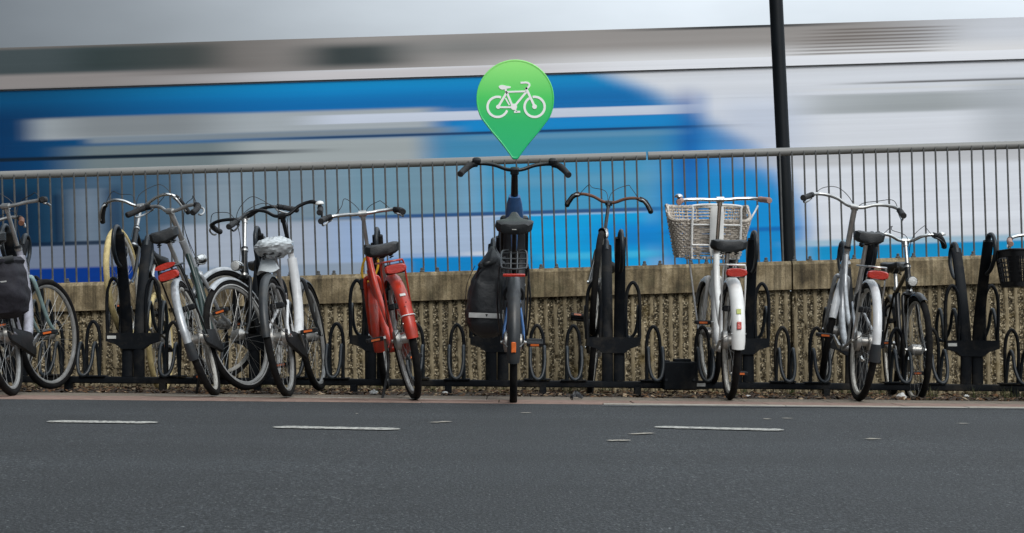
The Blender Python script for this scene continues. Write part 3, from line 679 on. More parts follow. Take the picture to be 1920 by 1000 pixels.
def bike(name_lab, X0, Y0, yaw, lean, pitch, steer, hs, sadz, barw, sweep, drop, group='bicycles parked in the rack', frame='step', col='black', forkc=None, tyre='rubber', rim='rim', fcol='black', rfend=(12, 180), ffend=(35, 165), bar='chrome', barc='chrome',
         gripm='grip', bump_=.03, R=.355, wb=1.10, carrier='black', carz=.80, carw=.055, tail='red', tailbig=False, sadm='sadm', sadW=.095, chain='blackp', crank=40, stemm='alu', lamp=True, lampm='chrome', stand=True, levers=True, bell=None,
         postm='alu', seatx=None, cables=True, flap=None, band=False, tubeR=.019, staym='spoke', hubr='brake', dz=0., fwid=.026, springs=True, saddleok=True, battery=False, leverm='alu', gripL=.13, forkr=.0135, ftyre=None):
    Mx = Matrix.Translation((X0, Y0, gz(X0)+dz)) @ Matrix.Rotation(R_(yaw), 4, 'Z') @ Matrix.Rotation(R_(-pitch), 4, 'Y') @ Matrix.Rotation(R_(lean), 4, 'X')
    b = empty('bicycle', label=name_lab, cat='bicycle', group=group, matrix=Mx)
    F = np.array([wb, 0, R]); A0 = F-.055*NF; S = rotm(U, R_(steer)); fx = lambda V: A0+(V-A0)@S.T
    forkc = forkc or col; BB = np.array([.47, 0, .285]); RH = np.array([0, 0, R])
    seatu = np.array([-.34, 0, .94]); seatu /= np.linalg.norm(seatu)
    sp = lambda z: BB+seatu*((z-BB[2])/seatu[2])
    # wheels
    wheel(b, RH, R, None, tyre, rim, hubr, band=band); wheel(b, F, R, fx, ftyre or tyre, rim, 'dynamo', band=band)
    # frame
    hb, ht = .435, .61
    HB, HT = A0+U*hb, A0+U*ht
    fr = empty('frame', (0, 0, 0)); fr.parent = b; mm = M[col]
    MB().bar(HB, HT, .0195, seg=14).obj('head_tube', mm, fr)
    for z in (HB, HT): MB().tube([z-U*.008, z+U*.008], .0235, 14).obj('headset', M['alu'], fr)
    sc_ = sp(.60 if frame != 'diamond' else .76)
    q = MB()
    if frame == 'step':
        q.tube(crm([A0+U*(hb+.03), (.80, 0, .52), (.66, 0, .36), BB], 7), tubeR*1.15, 12); q.obj('down_tube', mm, fr)
        q = MB(); q.tube(crm([A0+U*(ht-.03), (.76, 0, .66), (.56, 0, .47), sp(.42)], 7), tubeR*.8, 12); q.obj('top_tube', mm, fr)
    elif frame == 'mono':
        q.tube(crm([A0+U*(ht-.05), (.80, 0, .58), (.66, 0, .38), BB+[0.01, 0, .01]], 7), tubeR*1.6, 14); q.obj('down_tube', mm, fr)
    elif frame == 'diamond':
        q.tube([A0+U*(hb+.03), BB], tubeR*1.05, 12); q.obj('down_tube', mm, fr)
        q = MB(); q.tube([A0+U*(ht-.03), sp(.74)], tubeR*.85, 12); q.obj('top_tube', mm, fr)
    MB().bar(BB, sc_, .0165, seg=12).obj('seat_tube', mm, fr)
    q = MB()
    for s in (-1, 1): q.tube([sc_-seatu*.03+[0, s*.018, 0], (.05, s*.052, R+.07), RH+[0, s*.060, 0]], .0085, 8)
    q.obj('seat_stays', mm, fr); q = MB()
    for s in (-1, 1): q.tube([BB+[-.02, s*.03, 0], RH+[.10, s*.05, 0], RH+[0, s*.060, 0]], .0095, 8)
    q.obj('chain_stays', mm, fr)
    MB().lathe([(.022, -.036), (.022, .036)], BB, seg=14).obj('bottom_bracket', mm, fr)
    q = MB()
    for s in (-1, 1): q.lathe([(.011, s*.061), (.011, s*.072)], RH, seg=6)
    q.obj('axle_nuts', M['chrome'], fr)
    # seat post, saddle
    stp = sp(sadz-.045)
    MB().bar(sc_-seatu*.01, stp, .0135, seg=12).obj('seat_post', M[postm], b)
    q = MB(); q.tube([sc_-seatu*.012, sc_+seatu*.016], .0215, 12); q.bbox(sc_+[-.024, 0, .004], (.03, .02, .018), .004); q.obj('seat_clamp', M['alu'], b)
    MB().bbox(stp+[0, 0, .0], (.05, .045, .03), .006).obj('saddle_clamp', M['blackp'], b)
    if saddleok: saddle(b, (stp[0]+.0, 0, sadz), None, sadm, W=sadW, springs=springs)
    # fork
    fk = empty('fork', (0, 0, 0)); fk.parent = b; q = MB(fx); CR = A0+U*(hb-.02)
    for s in (-1, 1): q.tube(crm([CR+[0, s*.012, 0], CR+[0, s*.040, -.012], A0+U*.30+[0, s*.048, 0], A0+U*.12+NF*.008+[0, s*.053, 0], A0+U*.03+NF*.038+[0, s*.056, 0], F+[0, s*.056, 0]], 5), forkr, 10, scl=np.linspace(1.1, .72, 26))
    q.obj('fork_blades', M[forkc], fk)
    MB(fx).bbox(CR, (.05, .085, .03), .01).obj('fork_crown', M[forkc], fk)
    q = MB(fx)
    for s in (-1, 1): q.lathe([(.010, s*.058), (.010, s*.070)], F, seg=6)
    q.obj('axle_nuts', M['chrome'], fk)
    # stem + bars
    CL = A0+U*hs; st = empty('handlebar', (0, 0, 0)); st.parent = b
    q = MB(fx); q.tube([HT+U*.006, HT+U*.03, CL-U*.04, CL-U*.015], .0125 if stemm != 'fat' else .018, 12); q.obj('quill', M['alu' if stemm == 'fat' else stemm], st)
    q = MB(fx); q.tube([HT+U*.004, HT+U*.022], .024, 14, scl=[1, .85]); q.obj('locknut', M['blackp'], st)
    q = MB(fx); q.tube([CL+[0, -.024, 0], CL+[0, .024, 0]], .0195, 12); q.tube([CL, CL-U*.04], .0165, 10); q.obj('stem_clamp', M['alu' if stemm == 'fat' else stemm], st)
    hw = barw/2
    half = [(0, 0, 0), (.012, .05, bump_*.15), (.03, hw*.38, bump_*.8), (.036, hw*.62, bump_*1.05), (.01, hw*.83, bump_*.9+drop*.3), (-sweep*.55, hw*.955, drop*.65+bump_*.25), (-sweep, hw, drop)]
    if bump_ == 0: half = [(0, 0, 0), (.004, .06, 0), (.008, hw*.4, .004), (.006, hw*.72, .004), (-.02, hw*.9, drop*.2), (-sweep*.55, hw*.97, drop*.6), (-sweep, hw, drop)]
    hl = crm(half, 7); LB = np.array([CL+p for p in hl]); RB = LB*[1, -1, 1]
    full = np.concatenate([LB[::-1], RB[1:]]); MB(fx).tube(full, .0112, 10).obj('bar', M[barc], st)
    for side, bb in ((1, LB), (-1, RB)):
        d = np.cumsum(np.r_[0, np.linalg.norm(np.diff(bb, axis=0), axis=1)]); tot = d[-1]
        at = lambda q_: np.array([np.interp(q_, d, bb[:, k]) for k in range(3)])
        gp = np.array([at(tot-gripL*(1-k/7)) for k in range(8)]); gp = np.vstack([gp, gp[-1]+(gp[-1]-gp[-2])*.3])
        MB(fx).tube(gp, .0182, 12, scl=[.92, 1.05, .95, 1, 1, 1.0, 1.02, 1.06, .9]).obj('grip', M[gripm], st)
        if levers:
            p0, p1, p2 = at(tot-gripL-.035), at(tot-gripL-.005), at(tot-.02); o_ = np.array([.02, 0, -.018]); o2 = np.array([.055, -side*.0, -.03])
            lv = empty('brake_lever', (0, 0, 0)); lv.parent = st
            MB(fx).tube([p0, p1], .0185, 12).obj('lever_clamp', M['blackp'], lv)
            q = MB(fx); q.tube(crm([p0+o_, p1+o2*.8, at(tot-gripL*.6)+o2, at(tot-gripL*.25)+o2*.95, p2+o2*.7], 4), .0062, 8, scl=None); q.obj('lever_blade', M[leverm], lv)
            if cables:
                q = MB(fx); t0 = at(tot-gripL-.06)
                q.tube(crm([p0+o_, t0+[.05, -side*.04, .05], CL+[.09, side*hw*.4, .085+.02*side], CL+[.12, side*.02, .02], CL-U*.13+[.06, 0, 0], A0+U*.5+[.04, side*.012, 0]], 6), .0023, 6); q.obj('brake_cable', M['cable' if cables is True else cables], b)
    if bell:
        at_ = LB if bell[0] > 0 else RB; p = at_[int(len(at_)*bell[1])]
        q = MB(fx); q.lathe([(.004, -.004), (.026, 0), (.027, .006), (.022, .016), (.010, .022), (.001, .023)], p+[0, 0, .026], 'z', 16); q.obj('bell', M['chrome' if len(bell) < 3 else bell[2]], st)
        MB(fx).tube([p, p+[0, 0, .028]], .006, 8).obj('bell_bracket', M['blackp'], st)
    # fenders
    if rfend: fender(b, RH, R, None, R_(rfend[0]), R_(rfend[1]), fcol, 'rear_fender', wd=fwid, flap=flap, stays=1, staym=staym)
    if ffend: fender(b, F, R, fx, R_(ffend[0]), R_(ffend[1]), fcol, 'front_fender', wd=fwid, stays=1, staym=staym)
    # carrier
    if carrier:
        c = empty('luggage_carrier', (0, 0, 0)); c.parent = b; mc = M[carrier]; r = .0055
        q = MB(); q.tube(crm([(.20, .03, carz), (.16, carw, carz), (-.13, carw, carz), (-.17, carw*.75, carz), (-.185, 0, carz), (-.17, -carw*.75, carz), (-.13, -carw, carz), (.16, -carw, carz), (.20, -.03, carz)], 4), r, 8)
        for x in (.14, .02, -.08): q.tube([(x, -carw, carz), (x, carw, carz)], r*.8, 6)
        q.tube([(.16, .018, carz), (-.18, .018, carz)], r*.7, 6); q.tube([(.16, -.018, carz), (-.18, -.018, carz)], r*.7, 6)
        q.obj('platform', mc, c); q = MB()
        for s in (-1, 1):
            q.tube(crm([(-.12, s*carw, carz), (-.10, s*(carw+.012), carz-.05), (-.03, s*.068, R+.1), RH+[0, s*.068, .0]], 5), r, 8)
            q.tube([(.18, s*.03, carz), sc_+[0, s*.018, 0]], r*.8, 6)
        q.obj('carrier_stays', mc, c)
        if tail:
            hgt = .035 if not tailbig else .052; wd_ = .045 if not tailbig else .062; z0 = carz-.035 if not tailbig else carz-.045
            q = MB(); q.loft([[(x, wd_*k*math.cos(a)*(1 if abs(math.cos(a)) < .9 else 1), z0+hgt/2*k*np.sign(math.sin(a))*abs(math.sin(a))**.5) for a in np.arange(16)*2*math.pi/16] for x, k in ((-.175, .9), (-.18, 1), (-.205, 1), (-.213, .85))])
            q.obj('tail_light', M['reddark' if tail == 'red' else 'orange'], c)
            MB().bbox((-.168, 0, z0), (.02, wd_*1.7, hgt*1.1), .004).obj('light_housing', M['blackp'], c)
    # drivetrain
    ca = R_(crank)
    for s, an in ((-1, ca), (1, ca+math.pi)):
        e = np.array([math.cos(an), 0, math.sin(an)])*.17; q = MB()
        q.loft([[BB+e*k+[0, s*(.052+.012*k)+dy, 0]+np.array([-e[2], 0, e[0]])/.17*w_ for dy, w_ in ((-.006, -.013*(1-.3*k)), (.006, -.013*(1-.3*k)), (.006, .013*(1-.3*k)), (-.006, .013*(1-.3*k)))] for k in (0, .5, 1.04)]); q.obj('crank_arm', M['alu'], b)
        pedal(b, BB+e+[0, s*.125, 0], None)
        MB().tube([BB+e+[0, s*.06, 0], BB+e+[0, s*.09, 0]], .006, 8).obj('pedal_axle', M['spoke'], b)
    if chain:
        q = MB(); n = 20; out_ = []
        for k in range(n):
            a = 2*math.pi*k/n; left = math.cos(a) < 0
            cx, r = (RH[0], .042) if left else (BB[0], .078)
            out_.append((cx+r*math.cos(a), (RH[2] if left else BB[2])+r*math.sin(a)))
        cen = np.mean(out_, 0)
        q.loft([[(cen[0]+(p[0]-cen[0])*k, y, cen[1]+(p[1]-cen[1])*k) for p in out_] for y, k in ((-.034, .96), (-.038, 1), (-.052, 1), (-.057, .95))]); q.obj('chain_case', M[chain], b)
    else:
        MB().lathe([(.085, -.043), (.088, -.041), (.088, -.038), (.085, -.036)], BB, seg=28).obj('chainring', M['hub'], b)
        q = MB(); n = 20; out_ = []
        for k in range(n):
            a = 2*math.pi*k/n; left = math.cos(a) < 0; cx, r = (RH[0], .035) if left else (BB[0], .088)
            out_.append((cx+r*math.cos(a), -.04, (RH[2] if left else BB[2])+r*math.sin(a)))
        q.tube(out_, .0045, 5, closed=True); q.obj('chain', M['hub'], b)
    if stand:
        q = MB(); q.tube(crm([BB+[-.10, .05, .01], BB+[-.16, .08, -.10], (.24 if stand is True else stand, .17, .012)], 4), .0085, 8); q.tube([(.23, .17, .010), (.27, .18, .010)], .012, 8); q.obj('kickstand', M['black'], b)
    # lock on the seat stays
    q = MB(); a = np.linspace(-.6, math.pi+.6, 18)
    q.tube(np.stack([np.full(18, .10), .052*np.cos(a), R+.245+.052*np.sin(a)], 1), .010, 8); q.bbox((.10, .0, R+.185), (.05, .085, .035), .008); q.obj('ring_lock', M['blackp'], b)
    if lamp:
        p = A0+U*(hb+.0)+NF*.075+[0, 0, .035]; q = MB(fx)
        q.lathe([(.010, -.055), (.026, -.045), (.033, -.02), (.035, .012), (.033, .016)], p, 'x', 18); q.obj('headlight', M[lampm], b)
        MB(fx).lathe([(.031, .0165), (.028, .022), (.012, .026), (.002, .027)], p, 'x', 18).obj('lens', M['lens'], b)
        MB(fx).tube([p-[.02, 0, .02], A0+U*(hb-.0)], .005, 6).obj('lamp_bracket', M['blackp'], b)
    b['_'] = 0; del b['_']
    return b, fx, dict(A0=A0, F=F, CL=CL, BB=BB, RH=RH, Mx=Mx, LB=LB, RB=RB, sc=sc_, stp=stp)
G = 'bicycles parked in the rack'
BK = {}
def put(k, lab, prm, **kw): BK[k] = bike(lab, *prm, **kw); return BK[k]
put('A', 'pale grey and green step-through bicycle with dark pannier, at the left edge of the photo', (-2.850, 9.143, 93.3, -11.1, 0, -19.7, .890, .93, .633, .10, .014), frame='mono', col='lav', forkc='mint', fcol='black', tyre='rubber', rim='rim', barc='alu', bump_=.02, ffend=None, tail='red', carrier='black', crank=20, lamp=False, tubeR=.018, cables=True)
put('B', 'silver-barred bicycle with brown grips, mostly hidden behind the pale grey bicycle', (-3.42, 9.85, 88, -6, 0, 0, .80, .9, .60, .13, -.03), col='black', gripm='brown', barc='alu', bump_=.03, fcol='black')
put('C', 'black bicycle facing the road with raised tan-tyred front wheel and round headlamp', (-2.586, 11.69, -91.9, 3.8, 23, -3.5, .86, .95, .632, .11, -.035), frame='diamond', col='black', tyre='tan', rim='rimw', rfend=None, ffend=None, barc='chrome', bump_=.05, carrier=None, chain=None, stand=False, lamp=False, gripm='grip', R=.375, wb=1.06, dz=-.055)
put('D', 'dark green bicycle leaning left with silver bars, double red tail light and black saddle', (-1.731, 9.392, 93.6, -18.8, 4.5, -38, .866, 1.0, .548, .097, -.005), frame='step', col='green', forkc='silver', fcol='silver', flap='fend', barc='alu', bump_=.03, rim='rimw', fwid=.024, tailbig=True, stand=.32, cables=True, crank=100, sadW=.09, stemm='fat')
put('E', 'black bicycle facing the road with silver front fender and its front wheel turned aside', (-1.66, 11.163, -91.0, 3.5, 0.3, -24, .845, .84, .608, .15, -.018), frame='step', col='black', fcol='silver', barc='black', rim='rim', bump_=.02, carrier=None, ffend=(55, 150), band=True, stand=False, lampm='chrome', crank=60, chain='blackp')
put('G', 'white bicycle with a plastic bag over its saddle and black handlebars', (-1.294, 9.262, 87.2, -9.2, 0, -1.9, .846, .895, .568, .245, -.039), frame='mono', col='offw', forkc='fend', fcol='fend', barc='black', rim='rim', bump_=.06, carrier=None, tail=None, stemm='black', lamp=False, crank=150, leverm='black', bell=(-1, .8, 'white'), stand=False, sadW=.075, ftyre='rubber', chain='blackp')
put('H', 'red step-through bicycle with rusty red fenders and black sprung saddle', (-.548, 9.087, 102.3, -11.1, 1.2, -10.5, .839, .885, .493, .143, -.021), frame='step', col='red', fcol='red', barc='chrome', bump_=0, carrier='red', tailbig=True, carz=.80, stemm='alu', crank=-28, tubeR=.022, fwid=.036, rfend=(12, 178), ffend=(30, 195), sadW=.105, chain='red', stand=.18, lamp=False)
put('I', 'blue electric bicycle with raised front wheel, black battery and black pannier, in the centre', (.008, 9.05, 89.8, .3, 18.2, -.36, .905, .99, .623, .129, .005), frame='mono', col='blue', forkc='black', fcol='fend', barc='black', bump_=.03, carrier='fend', carz=.83, carw=.068, stemm='black', leverm='black', postm='black', crank=-50, tyre='rubber', hubr='brake', fwid=.036, lamp=False, tail=None, rim='black', stand=False, tubeR=.018, springs=False, staym='spoke', sadW=.108, cables=False, gripL=.16)
put('J', 'black bicycle facing the road with raised front wheel and dark swept handlebars', (.564, 11.63, -91.9, -6.5, 24.3, -1.2, .925, .95, .607, .10, .012), frame='step', col='black', fcol='black', barc='brown', bump_=.035, rim='rimw', lampm='alu', crank=5, carrier='black', stand=False, ffend=(60, 120), stemm='black', tail=None, dz=-.05)
put('K', 'white step-through bicycle with front rack carrying the wicker basket', (1.292, 9.50, 89.3, .9, 2.2, 5.5, .95, .93, .571, .131, -.016), frame='step', col='white', fcol='white', barc='chrome', gripm='pinkg', bump_=0, carrier='white', carz=.80, tailbig=True, stemm='chrome', crank=-70, tubeR=.026, fwid=.040, rfend=(12, 186), ffend=(30, 150), levers=False, bell=(1, .84), lamp=False, sadW=.115, stand=False, staym='offw', rim='rimw', chain='blackp')
put('L', 'silver and white city bicycle with red tail light, right of the black pole', (2.053, 9.50, 88.8, 5.2, 3.4, -15.1, .896, .985, .625, .178, -.006), frame='step', col='silver', fcol='offw', flap='fend', barc='alu', bump_=.045, rim='rimw', carrier='alu', tailbig=True, stemm='fat', crank=-160, lamp=True, forkc='silver', leverm='alu', stand=False)
put('M', 'slim black bicycle facing the road with silver bars, small headlamp and bell', (2.72, 11.45, -95.5, 1.0, -.6, 6, .80, .93, .555, .06, -.03), frame='diamond', col='black', fcol='black', barc='chrome', bump_=.04, rim='rimw', lampm='fend', carrier=None, ffend=(60, 125), rfend=(30, 140), bell=(1, .72), stand=False, chain=None, leverm='black', tubeR=.017, dz=-.045)
put('N', 'dark bicycle with dusty pink grips behind the black basket, cut off by the right edge', (3.69, 9.9, 89, -7, 0, 0, .80, .92, .60, .15, -.03), frame='step', col='black', fcol='black', barc='chrome', gripm='pinkg', bump_=.02, carrier='black', rim='rim', cables=False, lamp=False)

# ------------------------------------------------------------------ electric bicycle extras
b, fx, k = BK['I']
q = MB(); pth = crm([k['A0']+U*.50, (.82, 0, .60), (.68, 0, .44), k['BB']+[.05, 0, .04]], 5); q.sweep(pth, rnd(.066, .045, 16, 4), side=(0, 1, 0)); q.obj('battery', M['blackp'], b)
q = MB(); q.sweep([k['A0']+U*z-NF*.012 for z in (.46, .52, .60, .68, .73)], rnd(.056, .036, 16, 3), side=(0, 1, 0), scl=[.95, 1, .95, .8, .6]); q.obj('head_fairing', M['blue'], b)
q = MB(); q.lathe([(.03, -.05), (.062, -.045), (.068, -.02), (.068, .02), (.062, .045), (.03, .05)], k['BB'], seg=20).obj('motor', M['blackp'], b)
q = MB(fx)
for s_ in (-1, 1): q.tube([k['A0']+U*.56+[0, s_*.072, 0], k['A0']+U*.12+[0, s_*.068, 0]+NF*.01], .0145, 12)
q.obj('suspension_stanchion', M['black'], b)
MB(fx).tube([k['A0']+U*.62, k['CL']-U*.01], .021, 12, scl=[1.15, .9]).obj('stem_post', M['black'], b)
MB(fx).bbox(k['A0']+U*.56, (.05, .165, .03), .01).obj('upper_fork_bridge', M['black'], b)
for p_, nm_ in ((k['LB'][int(len(k['LB'])*.56)], 'display_unit'), (k['RB'][int(len(k['RB'])*.56)], 'gear_control')): MB(fx).bbox(p_+[0, 0, .018], (.05, .05, .035), .01).obj(nm_, M['blackp'], b)
MB(fx).bbox(k['CL']+[-.02, 0, .0], (.05, .05, .045), .008).obj('stem_cap', M['blackp'], b)
MB().bbox((-.20, 0, .80), (.012, .12, .016), .003).obj('tail_light', M['reddark'], b)
a = R_(166); c = np.array([math.cos(a), 0, math.sin(a)])*(.355+.024)+[0, 0, .355]
o = MB().bbox((0, 0, 0), (.008, .026, .058), .006).obj('fender_reflector', M['orange'], b); o.location = c; o.rotation_euler = (0, R_(14), 0)
q = MB(); q.tube(crm([(-.05, .075, .82), (-.12, .09, .62), (-.02, .075, .40)], 5), .005, 8); q.tube(crm([(-.05, -.075, .82), (-.12, -.09, .62), (-.02, -.075, .40)], 5), .005, 8); q.obj('carrier_brace', M['black'], b)
b, fx, k = BK['D']
MB(fx).tube([k['A0']+U*.40, k['A0']+U*.66], .0245, 14).obj('head_sleeve', M['silver'], b)
q = MB(); q.loft([[(x, .062*math.cos(a_), .812+.017*math.sin(a_)) for a_ in np.arange(14)*2*math.pi/14] for x in (-.19, -.215)]); q.obj('upper_reflector', M['reddark'], b)
# white bicycle: fixed front rack
b, fx, k = BK['K']
fr = empty('front_rack'); fr.parent = b; q = MB()
x0 = .87
q.tube(crm([(x0+.02, .15, .85), (x0, .155, .90), (x0-.02, .155, 1.14), (x0-.02, .13, 1.185), (x0-.02, -.13, 1.185), (x0-.02, -.155, 1.14), (x0, -.155, .90), (x0+.02, -.15, .85)], 6), .0075, 8); q.obj('back_hoop', M['white'], fr)
q = MB()
for z in (1.06, .93): q.tube([(x0-.015, -.155, z), (x0-.015, .155, z)], .0055, 8)
q.obj('cross_bar', M['white'], fr); q = MB()
q.tube(crm([(x0, .15, .848), (1.28, .15, .848), (1.31, .12, .848), (1.31, -.12, .848), (1.28, -.15, .848), (x0, -.15, .848)], 5), .0075, 8)
for y in (-.07, 0, .07): q.tube([(x0, y, .848), (1.31, y, .848)], .0055, 6)
for x in (.95, 1.15): q.tube([(x, -.15, .844), (x, .15, .844)], .005, 6)
q.obj('platform', M['white'], fr); q = MB()
q.sweep([(x0-.03, 0, z) for z in (.86, .90, 1.0, 1.12, 1.18)], rnd(.045, .005, 12, 3), side=(0, 1, 0), scl=[.8, 1, 1, 1, .9]); q.obj('back_plate', M['white'], fr)
q = MB()
for s_ in (-1, 1): q.tube(crm([(1.0, s_*.15, .846), (1.02, s_*.15, .80), (1.10, s_*.085, .42), (1.10, s_*.07, .355)], 5), .006, 8)
q.obj('rack_leg', M['offw'], fr)
a = R_(172)
for (az, col_, hw_, hz_) in ((152, 'sticker', .013, .016), (165, 'reddark', .013, .023)):
    a = R_(az); c = np.array([math.cos(a), 0, math.sin(a)])*(.355+.026)+[0, 0, .355]
    o = MB().bbox((0, 0, 0), (.012 if col_ == 'reddark' else .003, hw_*2, hz_*2), .003).obj('fender_light' if col_ == 'reddark' else 'fender_sticker', M[col_] if col_ == 'reddark' else mat('green_yellow_sticker', (.45, .5, .12), .5), b); o.location = c; o.rotation_euler = (0, R_(180-az), 0)
b, fx, k = BK['H']
def on_fender(az, dx, size, m, nm, y=0):
    a = R_(az); c = np.array([math.cos(a), 0, math.sin(a)])*(.355+.024)+[0, y, .355]
    o = MB().bbox((0, 0, 0), (dx, *size), .0012).obj(nm, m, b); o.location = c; o.rotation_euler = (0, R_(180-az), 0)
on_fender(138, .004, (.032, .018), M['sticker'], 'fender_sticker')
on_fender(146, .004, (.006, .006), M['black'], 'rivet', -.006); on_fender(150, .004, (.006, .006), M['black'], 'rivet', .006)
q = MB(); a_ = R_(158); e = np.array([math.cos(a_), 0, math.sin(a_)]); c0 = e*(.355+.016)+[0, 0, .355]
q.tube(crm([c0+[0, -.040, 0]-e*.012, c0+[0, -.03, 0]+e*.008, c0+e*.013, c0+[0, .03, 0]+e*.008, c0+[0, .040, 0]-e*.012], 4), .0032, 6); q.obj('fender_clip', M['offw'], b)
MB().bbox(k['stp']+[-.125, 0, .026], (.004, .03, .012), .0015).obj('saddle_badge', M['sticker'], b)
b, fx, k = BK['I']; MB().bbox(k['stp']+[-.128, 0, .030], (.004, .026, .006), .001).obj('saddle_badge', M['sticker'], b)
# ------------------------------------------------------------------ wicker basket
b, fx, k = BK['K']; bm = k['Mx']; wb_ = empty('wicker_basket', label='grey woven wicker basket with a dipped near rim, on the white bicycle front rack', cat='basket', matrix=bm @ Matrix.Translation((1.08, .035, .850)))
def rr(hx, hy, n, e=5):
    a = (np.arange(n)+.5)*2*math.pi/n; c, s_ = np.cos(a), np.sin(a)
    return np.stack([hx*np.sign(c)*np.abs(c)**(2/e), hy*np.sign(s_)*np.abs(s_)**(2/e)], 1)
NS = 56; 
def rimz(p): return .335-.105*np.clip((-p[:, 0]+.03)/.22, 0, 1)**.7
rows = 15; q = MB(); n = NS*3
bot, topp = rr(.155, .205, n), rr(.21, .265, n)
for i in range(rows):
    ph = i % 2; tt = (i+.6)/rows; z = .012+tt*(rimz(topp)-.02)
    P0 = bot*(1-tt)+topp*tt; idx = np.arange(n); off = .0065*np.cos(math.pi*(idx/3.0)+ph*math.pi)
    nr = P0/np.linalg.norm(P0, axis=1)[:, None]; Pq = P0+nr*off[:, None]
    q.tube(np.column_stack([Pq, z+rng.normal(0, .0012, n)]), .0066, 6, closed=True)
q.obj('weave', M['wick'], wb_); q = MB(); 
for i in range(NS):
    j = i*3; q.tube([(*bot[j], 0), (*(bot[j]*.5+topp[j]*.5), rimz(topp)[j]*.5), (*topp[j], rimz(topp)[j]+.004)], .0045, 5)
q.obj('stakes', M['wick'], wb_, kind='stuff'); q = MB()
for f_ in (0, 1, 2):
    idx = np.arange(n); a = idx*2*math.pi*28/n+f_*2*math.pi/3
    nr = topp/np.linalg.norm(topp, axis=1)[:, None]
    q.tube(np.column_stack([topp+nr*(.008*np.cos(a))[:, None], rimz(topp)+.008*np.sin(a)+.006]), .0062, 6, closed=True)
q.obj('braided_rim', M['wick'], wb_); q = MB()
for y in np.linspace(-.19, .19, 12): q.tube([(-.14, y, .004), (.14, y, .004)], .006, 6)
q.obj('basket_floor', M['wick'], wb_); q = MB()
q.tube(crm([(-.12, -.262, .24), (-.13, -.275, .27), (-.10, -.30, .31), (-.09, -.318, .345)], 4), .006, 8); q.obj('loose_strap', M['offw'], wb_)
# ------------------------------------------------------------------ black basket at the right edge
cr = empty('plastic_basket', (3.235, 10.02, .672), 'black perforated plastic basket hanging at the right edge of the photo', 'basket')
def prj(tt): return .135+.035*tt, .165+.035*tt
q = MB(); hh = .225
for z0, z1 in ((0, .035), (.185, .225)):
    q.loft([[(*p, z) for p in rr(*prj(z/hh), 40, 7)] for z in (z0, z1)]+[[(*(p*.965), z) for p in rr(*prj(z/hh), 40, 7)] for z in (z1, z0)], caps=False)
q.obj('bands', M['blackp'], cr, False); q = MB()
a40 = 56
for i in range(a40):
    p0, p1 = rr(*prj(.15), a40, 7)[i], rr(*prj(.84), a40, 7)[i]
    q.bar((*p0*.985, .03), (*p1*.985, .19), .0052, seg=4)
q.obj('uprights', M['blackp'], cr, kind='stuff'); q = MB()
for z in (.065, .095, .125, .155): q.sweep([(*(p*.985), z) for p in rr(*prj(z/hh), 40, 7)], [(-.003, -.004), (.003, -.004), (.003, .004), (-.003, .004)], side=(0, 0, 1), closed=True)
q.obj('hoops', M['blackp'], cr, False); q = MB(); q.sweep([(*p, .228) for p in rr(*prj(1.02), 48, 7)], rnd(.006, .008, 8), side=(0, 0, 1), closed=True); q.obj('rim', M['blackp'], cr)
q = MB(); q.loft([[(*(p*.97), z) for p in rr(*prj(0), 40, 7)] for z in (.0, .004)]); q.obj('basket_floor', M['blackp'], cr)
q = MB(); q.tube(crm([(.05, .1, .01), (.06, .1, -.1), (.02, .12, -.32)], 5), .005, 6); q.obj('brace', M['alu'], cr)
# ------------------------------------------------------------------ panniers
def pannier(loc, rot, secs, m, lab, dpt=.17, strip=None, buckles=True, seed=3, wr=.008):
    p = empty('pannier', loc, lab, 'bag'); p.rotation_euler = rot; S = []
    zs = np.linspace(secs[0][0], secs[-1][0], 36); hz = np.interp(zs, [a_[0] for a_ in secs], [a_[1] for a_ in secs]); dz_ = np.interp(zs, [a_[0] for a_ in secs], [a_[2] for a_ in secs]); cx = np.interp(zs, [a_[0] for a_ in secs], [a_[3] for a_ in secs])
    n = 56
    for z, h, d_, c in zip(zs, hz, dz_, cx):
        R0 = rr(h, d_, n, 3.4); ang = np.arange(n)
        wr_ = (vnoise(ang*.30, np.full(n, z*9), seed)-.5)*wr*2+(vnoise(ang*.11+z*14, np.full(n, z*22), seed+1)-.5)*wr*1.6
        nr = R0/np.linalg.norm(R0, axis=1)[:, None]; R0 = R0+nr*wr_[:, None]; S.append([(c+a_[0], a_[1], z+wr_[i]*.4) for i, a_ in enumerate(R0)])
    MB().loft(S).obj('bag_body', M[m], p)
    return p
pn = pannier((X(908, 9.2), 9.22, .36), (0, R_(2), R_(4)), [(0, .04, .06, .015), (.03, .085, .12, .01), (.08, .102, .15, -.005), (.28, .100, .155, .0), (.36, .088, .15, .015), (.40, .070, .15, .028), (.415, .082, .155, .028), (.45, .062, .145, .035), (.50, .022, .10, .03), (.525, .010, .05, .03)], 'canvas', 'black roll-top pannier with pale reflective strip, hanging on the blue electric bicycle')
q = MB(); q.loft([[(x*1.0, -.158+.0*k_+abs(x)**2*4*.5, .125+z) for x in np.linspace(-.10, .094, 12)] for z, k_ in ((-.014, 0), (.014, 1))], caps=False, closed_sec=False)
q.obj('reflective_strip', M['reflect'], pn, False)
MB().add([(-.008, -.1605, .133), (.008, -.1605, .133), (0, -.1605, .117)], [(0, 2, 1)]).obj('logo', M['black'], pn, False)
q = MB(); q.sweep(crm([(-.07, -.10, .33), (-.045, -.165, .40), (.02, -.17, .425), (.10, -.10, .455)], 5), rnd(.012, .002, 8), side=(0, 0, 1)); q.obj('strap', M['black'], pn)
MB().bbox((-.035, -.168, .405), (.035, .012, .028), .004).obj('buckle', M['blackp'], pn)
